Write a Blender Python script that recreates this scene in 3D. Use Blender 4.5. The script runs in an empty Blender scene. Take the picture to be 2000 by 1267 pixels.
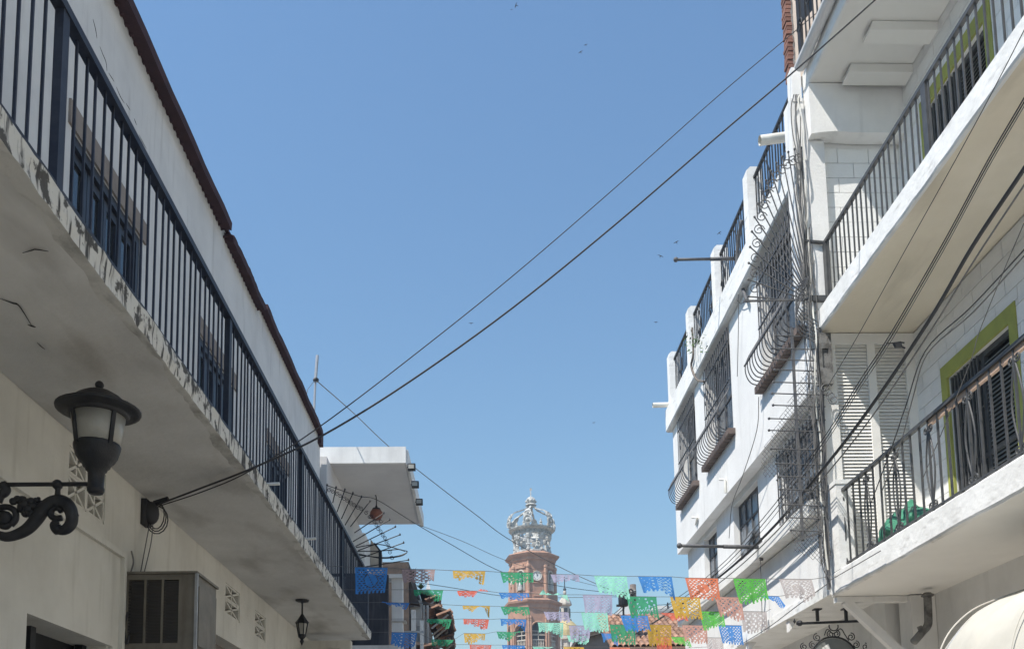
import bpy, math, random
from mathutils import Vector, Matrix
random.seed(7)
PI = math.pi
sc = bpy.context.scene
col = sc.collection

# ------------------------------------------------------------------ camera
FPX, CXP, CYP = 1800.0, 1000.0, 1333.0          # focal length and principal point, in photograph pixels (2000 wide)
PITCH, YAW, ROLL = math.radians(6.686), math.radians(1.855), math.radians(1.0)
CAM = Vector((0.0, 0.0, 1.9))
_f = Vector((math.sin(YAW)*math.cos(PITCH), math.cos(YAW)*math.cos(PITCH), math.sin(PITCH)))
_r = Vector((math.cos(YAW), -math.sin(YAW), 0.0))
_u = _r.cross(_f)
R_ = _r*math.cos(ROLL) - _u*math.sin(ROLL)
U_ = _r*math.sin(ROLL) + _u*math.cos(ROLL)
cd = bpy.data.cameras.new('street_camera')
cam = bpy.data.objects.new('street_camera', cd)
col.objects.link(cam)
mw = Matrix((R_, U_, -_f)).transposed().to_4x4()
mw.translation = CAM
cam.matrix_world = mw
cd.sensor_width = 36.0
cd.lens = 36.0*FPX/2000.0
cd.shift_y = (CYP - 633.5)/2000.0
cd.clip_start = 0.1
cd.clip_end = 5000.0
sc.camera = cam

# ------------------------------------------------------------------ sky and sun
SUN = Vector((-0.46, -0.32, 0.83)).normalized()       # direction towards the sun: high, behind and left of the camera
EL = math.asin(SUN.z)
AZ = math.atan2(SUN.x, SUN.y)
world = bpy.data.worlds.new('World')
sc.world = world
world.use_nodes = True
nt = world.node_tree
nt.nodes.clear()
sky = nt.nodes.new('ShaderNodeTexSky')
sky.sky_type = 'NISHITA'
sky.sun_disc = False
sky.sun_elevation = EL
sky.sun_rotation = AZ
sky.altitude = 0.0
sky.air_density = 2.05
sky.dust_density = 0.0
sky.ozone_density = 12.0
bg = nt.nodes.new('ShaderNodeBackground')
bg.inputs['Strength'].default_value = 0.086
wo_ = nt.nodes.new('ShaderNodeOutputWorld')
nt.links.new(sky.outputs[0], bg.inputs[0])
nt.links.new(bg.outputs[0], wo_.inputs[0])
sl = bpy.data.lights.new('sun', 'SUN')
sl.energy = 4.0
sl.angle = math.radians(0.55)
sl.color = (1.0, 0.95, 0.87)
so = bpy.data.objects.new('sun', sl)
so.rotation_euler = SUN.to_track_quat('Z', 'Y').to_euler()
so.location = (0, 0, 60)
col.objects.link(so)
sc.view_settings.view_transform = 'Standard'
sc.view_settings.look = 'None'
sc.view_settings.exposure = 0.78
sc.view_settings.gamma = 1.0
sc.view_settings.use_curve_mapping = False

# ------------------------------------------------------------------ helpers
def ray(px, py):
    return (_f*FPX + R_*(px-CXP) - U_*(py-CYP)).normalized()
def P(px, py, x=None, y=None, z=None):
    """point of the street on the plane x= / y= / z= that shows at this place of the photograph"""
    d = ray(px, py)
    if x is not None: t = (x-CAM.x)/d.x
    elif y is not None: t = (y-CAM.y)/d.y
    else: t = (z-CAM.z)/d.z
    return CAM + d*t

WO = {}
def tag(o, label=None, cat=None, group=None, kind=None):
    if label: o['label'] = label
    if cat: o['category'] = cat
    if group: o['group'] = group
    if kind: o['kind'] = kind
    return o
def thing(name, loc, label, cat, group=None):
    o = bpy.data.objects.new(name, None)
    o.empty_display_size = 0.2
    o.location = loc
    col.objects.link(o)
    WO[o.name] = Vector(loc)
    return tag(o, label, cat, group)
def piece(name, mesh, loc, parent, rot=(0, 0, 0), scale=(1, 1, 1)):
    o = bpy.data.objects.new(name, mesh)
    loc = Vector(loc)
    o.location = loc - WO[parent.name]
    o.rotation_euler = rot
    o.scale = scale
    o.parent = parent
    col.objects.link(o)
    WO[o.name] = loc
    return o

class MB:
    def __init__(s):
        s.v, s.f, s.m, s.cur = [], [], [], 0
    def mi(s, i):
        s.cur = i; return s
    def add(s, vs, fs):
        o = len(s.v)
        s.v.extend([tuple(p) for p in vs])
        for f in fs:
            s.f.append(tuple(i+o for i in f)); s.m.append(s.cur)
        return s
    def box(s, x0, x1, y0, y1, z0, z1):
        vs = [(x, y, z) for z in (z0, z1) for y in (y0, y1) for x in (x0, x1)]
        return s.add(vs, [(0, 2, 3, 1), (4, 5, 7, 6), (0, 1, 5, 4), (2, 6, 7, 3), (0, 4, 6, 2), (1, 3, 7, 5)])
    def bar(s, a, b, w, h=None, up=(0, 0, 1)):
        """rectangular bar from a to b"""
        h = h or w
        a, b = Vector(a), Vector(b)
        d = (b-a).normalized()
        up = Vector(up)
        if abs(d.dot(up)) > 0.98: up = Vector((1, 0, 0))
        sx = d.cross(up).normalized()*w/2
        sy = sx.cross(d).normalized()*h/2
        vs = []
        for p in (a, b):
            vs += [p-sx-sy, p+sx-sy, p+sx+sy, p-sx+sy]
        return s.add(vs, [(0, 3, 2, 1), (4, 5, 6, 7), (0, 1, 5, 4), (1, 2, 6, 5), (2, 3, 7, 6), (3, 0, 4, 7)])
    def tube(s, pts, r, n=6, cap=True, flat=None):
        pts = [Vector(p) for p in pts]
        N = len(pts)
        rr = r if isinstance(r, (list, tuple)) else [r]*N
        t0 = (pts[1]-pts[0]).normalized()
        ref = Vector((0, 0, 1)) if abs(t0.z) < 0.9 else Vector((1, 0, 0))
        nx = t0.cross(ref).normalized()
        vs = []
        for i in range(N):
            if i == 0: t = pts[1]-pts[0]
            elif i == N-1: t = pts[-1]-pts[-2]
            else: t = pts[i+1]-pts[i-1]
            t = t.normalized() if t.length > 1e-9 else t0
            nx = nx - t*nx.dot(t)
            if nx.length < 1e-6: nx = t.orthogonal()
            nx.normalize()
            ny = t.cross(nx)
            for k in range(n):
                a = 2*PI*k/n
                vs.append(pts[i] + (nx*math.cos(a) + ny*math.sin(a))*rr[i])
        fs = []
        for i in range(N-1):
            for k in range(n):
                k2 = (k+1) % n
                fs.append((i*n+k, i*n+k2, (i+1)*n+k2, (i+1)*n+k))
        if cap:
            fs.append(tuple(reversed(range(n))))
            fs.append(tuple((N-1)*n+k for k in range(n)))
        return s.add(vs, fs)
    def lathe(s, prof, c, n=16, rot=0.0, sx=1.0, cap=True):
        """prof = [(r, z)], around a vertical axis through c"""
        c = Vector(c)
        vs, fs = [], []
        for (r, z) in prof:
            for k in range(n):
                a = 2*PI*k/n + rot
                vs.append(c + Vector((max(r, 1e-4)*math.cos(a)*sx, max(r, 1e-4)*math.sin(a), z)))
        for i in range(len(prof)-1):
            for k in range(n):
                k2 = (k+1) % n
                fs.append((i*n+k, i*n+k2, (i+1)*n+k2, (i+1)*n+k))
        if cap:
            fs.append(tuple(reversed(range(n))))
            fs.append(tuple((len(prof)-1)*n+k for k in range(n)))
        return s.add(vs, fs)
    def ball(s, c, r, nu=10, nv=6, sz=1.0):
        prof = [(r*math.sin(PI*i/nv), -r*sz*math.cos(PI*i/nv)) for i in range(nv+1)]
        return s.lathe(prof, c, nu)
    def prism(s, poly, off):
        """poly = list of 3D points of a planar outline, off = extrusion vector"""
        n = len(poly)
        off = Vector(off)
        vs = [Vector(p) for p in poly] + [Vector(p)+off for p in poly]
        fs = [tuple(reversed(range(n))), tuple(range(n, 2*n))]
        for k in range(n):
            k2 = (k+1) % n
            fs.append((k, k2, n+k2, n+k))
        return s.add(vs, fs)
    def wall(s, axis, w0, w1, u0, u1, v0, v1, holes=()):
        """wall slab with rectangular holes; axis 'x': w=x,u=y,v=z; axis 'y': w=y,u=x,v=z"""
        us = sorted(set([u0, u1] + [min(max(h[i], u0), u1) for h in holes for i in (0, 1)]))
        vs_ = sorted(set([v0, v1] + [min(max(h[i], v0), v1) for h in holes for i in (2, 3)]))
        def pt(w, u, v): return (w, u, v) if axis == 'x' else (u, w, v)
        def solid(i, j):
            if i < 0 or j < 0 or i >= len(us)-1 or j >= len(vs_)-1: return False
            a, b = (us[i]+us[i+1])/2, (vs_[j]+vs_[j+1])/2
            return not any(h[0] < a < h[1] and h[2] < b < h[3] for h in holes)
        for i in range(len(us)-1):
            for j in range(len(vs_)-1):
                if not solid(i, j): continue
                a, b, c, d = us[i], us[i+1], vs_[j], vs_[j+1]
                for w in (w0, w1):
                    s.add([pt(w, a, c), pt(w, b, c), pt(w, b, d), pt(w, a, d)], [(0, 1, 2, 3)])
                if not solid(i-1, j): s.add([pt(w0, a, c), pt(w1, a, c), pt(w1, a, d), pt(w0, a, d)], [(0, 1, 2, 3)])
                if not solid(i+1, j): s.add([pt(w0, b, c), pt(w1, b, c), pt(w1, b, d), pt(w0, b, d)], [(0, 1, 2, 3)])
                if not solid(i, j-1): s.add([pt(w0, a, c), pt(w1, a, c), pt(w1, b, c), pt(w0, b, c)], [(0, 1, 2, 3)])
                if not solid(i, j+1): s.add([pt(w0, a, d), pt(w1, a, d), pt(w1, b, d), pt(w0, b, d)], [(0, 1, 2, 3)])
        return s
    def mesh(s, name, mats, smooth=False):
        me = bpy.data.meshes.new(name)
        me.from_pydata(s.v, [], s.f)
        mats = mats if isinstance(mats, (list, tuple)) else [mats]
        for m in mats: me.materials.append(m)
        if len(mats) > 1:
            me.polygons.foreach_set('material_index', s.m)
        if smooth:
            me.polygons.foreach_set('use_smooth', [True]*len(me.polygons))
        me.validate()
        me.update()
        return me
    def build(s, name, mats, parent=None, smooth=False):
        """one mesh object; vertices are in world coordinates"""
        if parent is None:
            xs = [p[0] for p in s.v]; ys = [p[1] for p in s.v]; zs = [p[2] for p in s.v]
            org = Vector(((min(xs)+max(xs))/2, (min(ys)+max(ys))/2, min(zs)))
            s.v = [(p[0]-org.x, p[1]-org.y, p[2]-org.z) for p in s.v]
            o = bpy.data.objects.new(name, s.mesh(name, mats, smooth))
            o.location = org
            col.objects.link(o)
            WO[o.name] = org
            return o
        o = bpy.data.objects.new(name, s.mesh(name, mats, smooth))
        o.location = -WO[parent.name]
        o.parent = parent
        col.objects.link(o)
        WO[o.name] = Vector((0, 0, 0))
        return o

def spiral(c, r0, r1, a0, turns, u, v, n=18):
    c, u, v = Vector(c), Vector(u), Vector(v)
    out = []
    for i in range(n+1):
        t = i/n
        r = r0 + (r1-r0)*t
        a = a0 + turns*2*PI*t
        out.append(c + u*(r*math.cos(a)) + v*(r*math.sin(a)))
    return out
def curve(pts, n=8):
    """Catmull-Rom through the points"""
    pts = [Vector(p) for p in pts]
    q = [pts[0]*2-pts[1]] + pts + [pts[-1]*2-pts[-2]]
    out = []
    for i in range(1, len(q)-2):
        a, b, c, d = q[i-1], q[i], q[i+1], q[i+2]
        for k in range(n):
            t = k/n
            out.append(0.5*((2*b) + (c-a)*t + (2*a-5*b+4*c-d)*t*t + (3*b-a-3*c+d)*t*t*t))
    out.append(pts[-1])
    return out

# ------------------------------------------------------------------ materials
def new_mat(name):
    m = bpy.data.materials.new(name)
    m.use_nodes = True
    n = m.node_tree.nodes
    return m, m.node_tree, n['Principled BSDF']
def rgba(c): return (c[0], c[1], c[2], 1.0)
def surf(name, c, c2=None, scale=3.0, rough=0.75, bump=0.15, bscale=60.0, metal=0.0, streak=None, streak_amt=0.4,
         lo=0.4, hi=0.65, rand=0.0, spec=0.3, streak_scale=(9, 9, 0.9), slo=0.5, shi=0.72):
    """base colour drifting to c2 by noise, optional vertical streaks, fine bump"""
    m, t, b = new_mat(name)
    N, L = t.nodes, t.links
    tc = N.new('ShaderNodeTexCoord')
    nz = N.new('ShaderNodeTexNoise'); nz.inputs['Scale'].default_value = scale; nz.inputs['Detail'].default_value = 6
    nz.inputs['Roughness'].default_value = 0.62
    L.new(tc.outputs['Object'], nz.inputs['Vector'])
    rp = N.new('ShaderNodeValToRGB')
    rp.color_ramp.elements[0].position = lo; rp.color_ramp.elements[1].position = hi
    rp.color_ramp.elements[0].color = rgba(c); rp.color_ramp.elements[1].color = rgba(c2 or c)
    L.new(nz.outputs['Fac'], rp.inputs['Fac'])
    out = rp.outputs['Color']
    if streak:
        mp = N.new('ShaderNodeMapping'); mp.inputs['Scale'].default_value = streak_scale
        L.new(tc.outputs['Object'], mp.inputs['Vector'])
        n2 = N.new('ShaderNodeTexNoise'); n2.inputs['Scale'].default_value = 1.0; n2.inputs['Detail'].default_value = 5
        L.new(mp.outputs[0], n2.inputs['Vector'])
        r2 = N.new('ShaderNodeMapRange'); r2.inputs['From Min'].default_value = slo; r2.inputs['From Max'].default_value = shi
        r2.inputs['To Max'].default_value = streak_amt
        L.new(n2.outputs['Fac'], r2.inputs['Value'])
        mx = N.new('ShaderNodeMix'); mx.data_type = 'RGBA'
        L.new(r2.outputs[0], mx.inputs['Factor']); L.new(out, mx.inputs['A']); mx.inputs['B'].default_value = rgba(streak)
        out = mx.outputs['Result']
    if rand:
        oi = N.new('ShaderNodeObjectInfo')
        mr = N.new('ShaderNodeMapRange'); mr.inputs['To Min'].default_value = 1-rand; mr.inputs['To Max'].default_value = 1+rand
        L.new(oi.outputs['Random'], mr.inputs['Value'])
        hs = N.new('ShaderNodeHueSaturation'); L.new(mr.outputs[0], hs.inputs['Value']); L.new(out, hs.inputs['Color'])
        out = hs.outputs['Color']
    L.new(out, b.inputs['Base Color'])
    b.inputs['Roughness'].default_value = rough
    b.inputs['Metallic'].default_value = metal
    b.inputs['Specular IOR Level'].default_value = spec
    if bump:
        n3 = N.new('ShaderNodeTexNoise'); n3.inputs['Scale'].default_value = bscale; n3.inputs['Detail'].default_value = 4
        L.new(tc.outputs['Object'], n3.inputs['Vector'])
        bp = N.new('ShaderNodeBump'); bp.inputs['Strength'].default_value = bump; bp.inputs['Distance'].default_value = 0.01
        L.new(n3.outputs['Fac'], bp.inputs['Height']); L.new(bp.outputs[0], b.inputs['Normal'])
    return m
def glassy(name, c, rough=0.08, spec=0.6):
    m, t, b = new_mat(name)
    N, L = t.nodes, t.links
    tc = N.new('ShaderNodeTexCoord')
    nz = N.new('ShaderNodeTexNoise'); nz.inputs['Scale'].default_value = 2.2
    L.new(tc.outputs['Object'], nz.inputs['Vector'])
    bp = N.new('ShaderNodeBump'); bp.inputs['Strength'].default_value = 0.08; bp.inputs['Distance'].default_value = 0.02
    L.new(nz.outputs['Fac'], bp.inputs['Height']); L.new(bp.outputs[0], b.inputs['Normal'])
    b.inputs['Base Color'].default_value = rgba(c)
    b.inputs['Roughness'].default_value = rough
    b.inputs['Specular IOR Level'].default_value = spec
    return m
def paper(name, c):
    m, t, b = new_mat(name)
    N, L = t.nodes, t.links
    df = N.new('ShaderNodeBsdfDiffuse'); tr = N.new('ShaderNodeBsdfTranslucent'); mx = N.new('ShaderNodeMixShader')
    tc = N.new('ShaderNodeTexCoord')
    nz = N.new('ShaderNodeTexNoise'); nz.inputs['Scale'].default_value = 14; nz.inputs['Detail'].default_value = 3
    L.new(tc.outputs['Object'], nz.inputs['Vector'])
    hs = N.new('ShaderNodeHueSaturation'); hs.inputs['Color'].default_value = rgba(c)
    mr = N.new('ShaderNodeMapRange'); mr.inputs['To Min'].default_value = 0.75; mr.inputs['To Max'].default_value = 1.2
    L.new(nz.outputs['Fac'], mr.inputs['Value']); L.new(mr.outputs[0], hs.inputs['Value'])
    L.new(hs.outputs[0], df.inputs['Color']); L.new(hs.outputs[0], tr.inputs['Color'])
    mx.inputs[0].default_value = 0.58
    L.new(df.outputs[0], mx.inputs[1]); L.new(tr.outputs[0], mx.inputs[2])
    tp = N.new('ShaderNodeBsdfTransparent'); m2 = N.new('ShaderNodeMixShader'); m2.inputs[0].default_value = 0.06
    L.new(mx.outputs[0], m2.inputs[1]); L.new(tp.outputs[0], m2.inputs[2])
    L.new(m2.outputs[0], t.nodes['Material Output'].inputs['Surface'])
    return m

M = {}
M['house_white'] = surf('house_white_plaster', (0.66, 0.67, 0.665), (0.58, 0.59, 0.59), 1.6, 0.9, 0.25, 45, streak=(0.30, 0.30, 0.29), streak_amt=0.45, slo=0.56, shi=0.8)
M['house_cream'] = surf('house_cream_plaster', (0.67, 0.65, 0.585), (0.585, 0.565, 0.505), 1.3, 0.9, 0.3, 40, streak=(0.30, 0.27, 0.21), streak_amt=0.35, slo=0.55, shi=0.8)
M['soffit'] = surf('balcony_soffit_paint', (0.64, 0.635, 0.615), (0.50, 0.495, 0.475), 0.8, 0.9, 0.4, 22, streak=(0.20, 0.18, 0.155), streak_amt=0.6, streak_scale=(2.6, 0.9, 2.0), slo=0.54, shi=0.8, lo=0.36, hi=0.66)
M['mould'] = surf('mouldy_soffit_edge', (0.55, 0.54, 0.51), (0.16, 0.155, 0.14), 2.2, 0.95, 0.5, 30, lo=0.5, hi=0.78, streak=(0.08, 0.078, 0.072), streak_amt=0.6, streak_scale=(9, 4, 4), slo=0.55, shi=0.78)
M['peel'] = surf('peeling_edge_paint', (0.62, 0.61, 0.565), (0.10, 0.097, 0.09), 7.0, 0.95, 1.0, 28, streak=(0.075, 0.073, 0.07), streak_amt=1.0, lo=0.53, hi=0.58, streak_scale=(3, 20, 2.6), slo=0.54, shi=0.62)
M['navy'] = surf('navy_railing_paint', (0.022, 0.026, 0.042), (0.04, 0.045, 0.06), 6, 0.5, 0.1, 80, rand=0.25)
M['door_navy'] = surf('dark_door_paint', (0.045, 0.052, 0.07), (0.03, 0.034, 0.045), 5, 0.45, 0.1, 60)
M['lintel'] = surf('lintel_tan', (0.27, 0.24, 0.215), (0.22, 0.19, 0.17), 5, 0.9, 0.3, 60)
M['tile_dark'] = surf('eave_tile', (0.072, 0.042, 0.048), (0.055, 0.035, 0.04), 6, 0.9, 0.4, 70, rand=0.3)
M['iron'] = surf('black_iron', (0.017, 0.018, 0.021), (0.032, 0.032, 0.034), 9, 0.5, 0.25, 90)
M['iron_worn'] = surf('worn_grey_iron', (0.085, 0.088, 0.098), (0.14, 0.135, 0.13), 12, 0.6, 0.3, 90)
M['iron_grille'] = surf('window_grille_iron', (0.06, 0.065, 0.078), (0.10, 0.10, 0.105), 12, 0.55, 0.2, 90)
M['frost'] = surf('frosted_lamp_glass', (0.36, 0.35, 0.31), (0.28, 0.27, 0.24), 4, 0.3, 0.05, 40, spec=0.5)
M['ac_metal'] = surf('air_conditioner_metal', (0.21, 0.19, 0.155), (0.155, 0.14, 0.115), 4, 0.55, 0.1, 60, streak=(0.08, 0.06, 0.045), streak_amt=0.5)
M['ac_dark'] = surf('air_conditioner_grille', (0.075, 0.07, 0.065), None, 4, 0.6, 0)
M['dark'] = surf('dark_interior', (0.02, 0.021, 0.024), (0.03, 0.03, 0.032), 2, 0.8, 0)
M['glass'] = glassy('window_glass', (0.03, 0.035, 0.04))
M['pane_grey'] = glassy('reflection_tinted_pane_glass', (0.13, 0.15, 0.175), 0.22, 0.6)  # base colour lightened to blue-grey to imitate reflections in the panes
M['pane_dark'] = glassy('dusky_pane_glass', (0.075, 0.088, 0.105), 0.18, 0.6)
M['shutter'] = surf('grey_shutter', (0.20, 0.21, 0.205), (0.15, 0.16, 0.16), 4, 0.6, 0.1, 50)
M['white'] = surf('white_wall_paint', (0.79, 0.785, 0.77), (0.71, 0.705, 0.69), 1.5, 0.85, 0.35, 30, streak=(0.46, 0.45, 0.43), streak_amt=0.45, slo=0.55, shi=0.8, streak_scale=(5, 5, 0.5))
M['white_b'] = surf('white_block_paint', (0.82, 0.82, 0.805), (0.76, 0.76, 0.745), 2.5, 0.85, 0.4, 35, rand=0.04)
M['white_edge'] = surf('white_slab_edge', (0.80, 0.80, 0.785), (0.70, 0.70, 0.68), 2.0, 0.85, 0.7, 14, streak=(0.36, 0.35, 0.33), streak_amt=0.6, streak_scale=(2, 4, 14), slo=0.58, shi=0.74)
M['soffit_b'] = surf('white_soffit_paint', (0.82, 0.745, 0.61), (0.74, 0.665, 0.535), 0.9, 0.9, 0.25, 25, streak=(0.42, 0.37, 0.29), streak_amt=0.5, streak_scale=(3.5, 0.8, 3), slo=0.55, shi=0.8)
M['soffit_c'] = surf('white_ceiling_paint', (0.78, 0.77, 0.735), (0.72, 0.71, 0.68), 1.1, 0.9, 0.2, 25)
M['louver'] = surf('white_louver_paint', (0.80, 0.785, 0.75), (0.74, 0.725, 0.69), 3, 0.7, 0.1, 50, rand=0.05)
M['rail_b'] = surf('grey_railing_paint', (0.055, 0.057, 0.06), (0.085, 0.085, 0.085), 8, 0.45, 0.15, 90)
M['lime'] = surf('lime_trim_paint', (0.36, 0.38, 0.095), (0.28, 0.30, 0.085), 3, 0.8, 0.3, 30)
M['peach'] = surf('rail_bounce_tint', (0.50, 0.36, 0.27), (0.40, 0.29, 0.22), 5, 0.8, 0.2, 60)  # peach tint of bounced light, painted as a colour
M['brick'] = surf('red_brick', (0.25, 0.125, 0.095), (0.19, 0.10, 0.08), 8, 0.9, 0.6, 60, rand=0.25)
M['sill'] = surf('brick_sill', (0.17, 0.13, 0.115), (0.13, 0.105, 0.095), 8, 0.9, 0.5, 50, rand=0.2)
M['pink'] = surf('pale_peach_plaster', (0.62, 0.54, 0.47), (0.56, 0.49, 0.43), 3, 0.9, 0.3, 40)
M['mortar'] = surf('pale_mortar', (0.62, 0.60, 0.57), (0.5, 0.48, 0.45), 9, 0.9, 0.5, 40)
M['pipe_white'] = surf('white_plastic_pipe', (0.74, 0.73, 0.68), (0.62, 0.60, 0.54), 5, 0.5, 0.05, 40)
M['pipe_grey'] = surf('stained_grey_pipe', (0.20, 0.195, 0.185), (0.09, 0.085, 0.08), 9, 0.7, 0.3, 40, lo=0.45, hi=0.6)
M['cable'] = surf('black_cable', (0.045, 0.045, 0.048), None, 5, 0.6, 0)
M['cable_grey'] = surf('grey_cable', (0.16, 0.155, 0.15), (0.10, 0.10, 0.10), 5, 0.6, 0)
M['green_bag'] = surf('green_plastic_sack', (0.06, 0.235, 0.15), (0.045, 0.18, 0.115), 5, 0.4, 0.3, 12)
M['awning'] = surf('white_awning_fabric', (0.57, 0.55, 0.495), (0.48, 0.465, 0.415), 1.4, 0.9, 0.15, 120, streak=(0.6, 0.55, 0.45), streak_amt=0.4, slo=0.58, shi=0.8)
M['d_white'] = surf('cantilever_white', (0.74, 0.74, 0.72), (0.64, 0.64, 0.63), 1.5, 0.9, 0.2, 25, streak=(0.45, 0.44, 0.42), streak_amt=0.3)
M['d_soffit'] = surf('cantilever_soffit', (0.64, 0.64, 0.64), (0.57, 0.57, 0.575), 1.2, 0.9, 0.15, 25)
M['clay'] = surf('orange_clay', (0.24, 0.10, 0.07), (0.16, 0.075, 0.06), 9, 0.8, 0.2, 50)
M['tower'] = surf('tower_brick', (0.42, 0.235, 0.16), (0.31, 0.175, 0.125), 1.4, 0.9, 0.4, 10, streak=(0.25, 0.15, 0.12), streak_amt=0.4, streak_scale=(2, 2, .4))
M['tower_trim'] = surf('tower_trim_brick', (0.48, 0.28, 0.19), (0.38, 0.22, 0.155), 2, 0.9, 0.3, 10)
M['crown'] = surf('crown_stone', (0.54, 0.535, 0.51), (0.25, 0.25, 0.24), 3.2, 0.9, 0.6, 9)
M['clock'] = surf('clock_face_white', (0.72, 0.72, 0.70), None, 3, 0.6, 0)
M['stone_light'] = surf('pale_stone', (0.52, 0.47, 0.40), (0.42, 0.38, 0.33), 3, 0.9, 0.3, 9)
M['gold_dome'] = surf('ochre_dome_tile', (0.52, 0.42, 0.20), (0.42, 0.33, 0.16), 3, 0.6, 0.2, 9)
M['tile_clay'] = surf('clay_roof_tile', (0.36, 0.21, 0.14), (0.22, 0.13, 0.095), 5, 0.9, 0.4, 40, rand=0.3)
M['wood_dark'] = surf('weathered_brown_wood', (0.10, 0.075, 0.06), (0.055, 0.045, 0.04), 5, 0.85, 0.4, 40)
M['wood_pole'] = surf('grey_pole_wood', (0.20, 0.17, 0.145), (0.13, 0.11, 0.10), 4, 0.9, 0.4, 30)
M['canvas'] = surf('dirty_canvas', (0.48, 0.45, 0.40), (0.38, 0.35, 0.31), 4, 0.9, 0.3, 20)
M['leaf'] = surf('green_leaf', (0.07, 0.12, 0.035), (0.045, 0.085, 0.03), 5, 0.6, 0, rand=0.2)
M['road'] = surf('cobbled_road', (0.45, 0.405, 0.34), (0.36, 0.325, 0.275), 6, 0.9, 0.6, 9)
M['pave'] = surf('concrete_pavement', (0.56, 0.52, 0.45), (0.48, 0.44, 0.385), 3, 0.9, 0.3, 20)
M['earth'] = surf('dry_ground', (0.22, 0.185, 0.14), (0.15, 0.14, 0.09), 0.3, 0.95, 0.3, 2)
M['bird'] = surf('dark_feathers', (0.02, 0.02, 0.022), None, 5, 0.7, 0)
M['steel'] = surf('galvanised_steel', (0.42, 0.43, 0.44), (0.33, 0.34, 0.35), 8, 0.45, 0.1, 60, metal=0.4)
M['black_panel'] = surf('painted_recess_shade', (0.03, 0.032, 0.04), (0.05, 0.05, 0.058), 3, 0.7, 0.2, 30, streak=(0.12, 0.12, 0.125), streak_amt=0.5)  # near-black colour painted in for the shade of a recess
for k, c in dict(blue=(0.035, 0.24, 0.66), green=(0.03, 0.36, 0.17), lime_green=(0.10, 0.50, 0.06), mint=(0.32, 0.78, 0.62), gold=(0.66, 0.40, 0.03), red=(0.72, 0.13, 0.07),
                 orange=(0.75, 0.20, 0.09), pink=(0.60, 0.32, 0.26), lilac=(0.42, 0.40, 0.56), white=(0.50, 0.455, 0.45), mauve=(0.42, 0.30, 0.30)).items():
    g_ = 0.3*c[0]+0.6*c[1]+0.1*c[2]
    M['p_'+k] = paper('tissue_paper_'+k, tuple(0.93*x+0.07*(0.35+0.65*g_) for x in c))

# ================================================================== SETTING
XL, XW, XR, XB, XC = -2.0, -3.10, 4.2, 5.4, 4.3
def structure(name, mb, m):
    o = mb.build(name, m); o['kind'] = 'structure'; return o
structure('ground', MB().box(-1500, 1500, -1500, 1500, -0.6, -0.05), M['earth'])
structure('road', MB().box(-2.0, 4.1, -40, 140, -0.04, 0.0), M['road'])
structure('pavement', MB().box(-3.08, -2.0, -40, 92, -0.04, 0.13), M['pave'])
structure('pavement', MB().box(4.1, 5.6, -40, 92, -0.04, 0.13), M['pave'])

# ================================================================== LEFT: HOUSE WITH THE LONG BALCONY
Y0A, Y1A = -6.0, 17.4
house = thing('balcony_house', (-6, 6, 0), 'shaded white and cream house with a long balcony and tiled eave on the left', 'house')
doors = [(3.42, 4.86), (6.64, 8.08), (9.87, 11.27), (13.08, 14.5)]
shop_hole = (6.25, 7.62, 0.15, 3.15)
win_hole = (10.42, 12.9, 1.0, 3.78)
vents = [(6.82, 7.5, 4.14, 4.56), (11.08, 11.74, 4.1, 4.48), (12.54, 13.15, 4.07, 4.43)]
MB().wall('x', XW-0.3, XW, Y0A, Y1A, 0.0, 4.67, [shop_hole, win_hole] + vents).build('lower_wall', M['house_cream'], house)
MB().wall('x', XW-0.3, XW, Y0A, Y1A, 4.83, 8.86, [(a, b, 4.84, 7.02) for a, b in doors]).build('upper_wall', M['house_white'], house)
MB().box(-9.5, XW-0.3, Y0A, Y0A+0.3, 0, 8.8).build('gable_wall', M['house_white'], house)
MB().box(-9.5, XW-0.302, Y1A-0.3, Y1A, 0, 8.8).build('gable_wall', M['house_white'], house)
MB().box(-9.5, -9.2, Y0A+.3, Y1A-0.3, 0, 8.8).build('back_wall', M['house_white'], house)
# raised plaster surround of the shop opening
mb = MB()
mb.wall('x', XW+0.002, XW+0.035, 2.0, 7.82, 0.13, 3.97, [(6.22, 7.66, 0.13, 3.15)])
mb.build('raised_surround', M['house_cream'], house)
MB().bar((XW+0.045, 2.0, 3.955), (XW+0.045, 7.83, 3.955), 0.05, 0.05).bar((XW+0.045, 7.80, 0.13), (XW+0.045, 7.80, 3.93), 0.05, 0.05).build('surround_moulding', M['house_cream'], house)
sd = MB().box(XW-0.29, XW-0.26, 6.25, 7.62, 0.15, 3.15).build('shop_window', M['dark'], house)
MB().box(XW-0.25, XW-0.235, 6.29, 6.68, 0.2, 3.12).build('pane', M['glass'], sd)
MB().box(XW-0.22, XW-0.16, 6.68, 6.76, 0.15, 3.15).box(XW-0.22, XW-0.16, 7.54, 7.62, 0.15, 3.15).build('frame', M['iron'], sd)
wd = MB().box(XW-0.29, XW-0.27, 10.42, 12.9, 1.0, 3.78).build('window', M['dark'], house)
MB().box(XW-0.26, XW-0.2, 10.42, 12.9, 3.62, 3.78).box(XW-0.26, XW-0.2, 10.42, 10.5, 1.0, 3.62).box(XW-0.26, XW-0.2, 12.82, 12.9, 1.0, 3.62).build('frame', M['lintel'], wd)
bm_ = MB().box(-0.012, 0.012, -0.012, 0.012, 0, 2.6).mesh('window_bar', M['iron'])
for i in range(20):
    piece('bar', bm_, (XW-0.12, 10.5+i*0.12, 1.02), wd)
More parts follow.
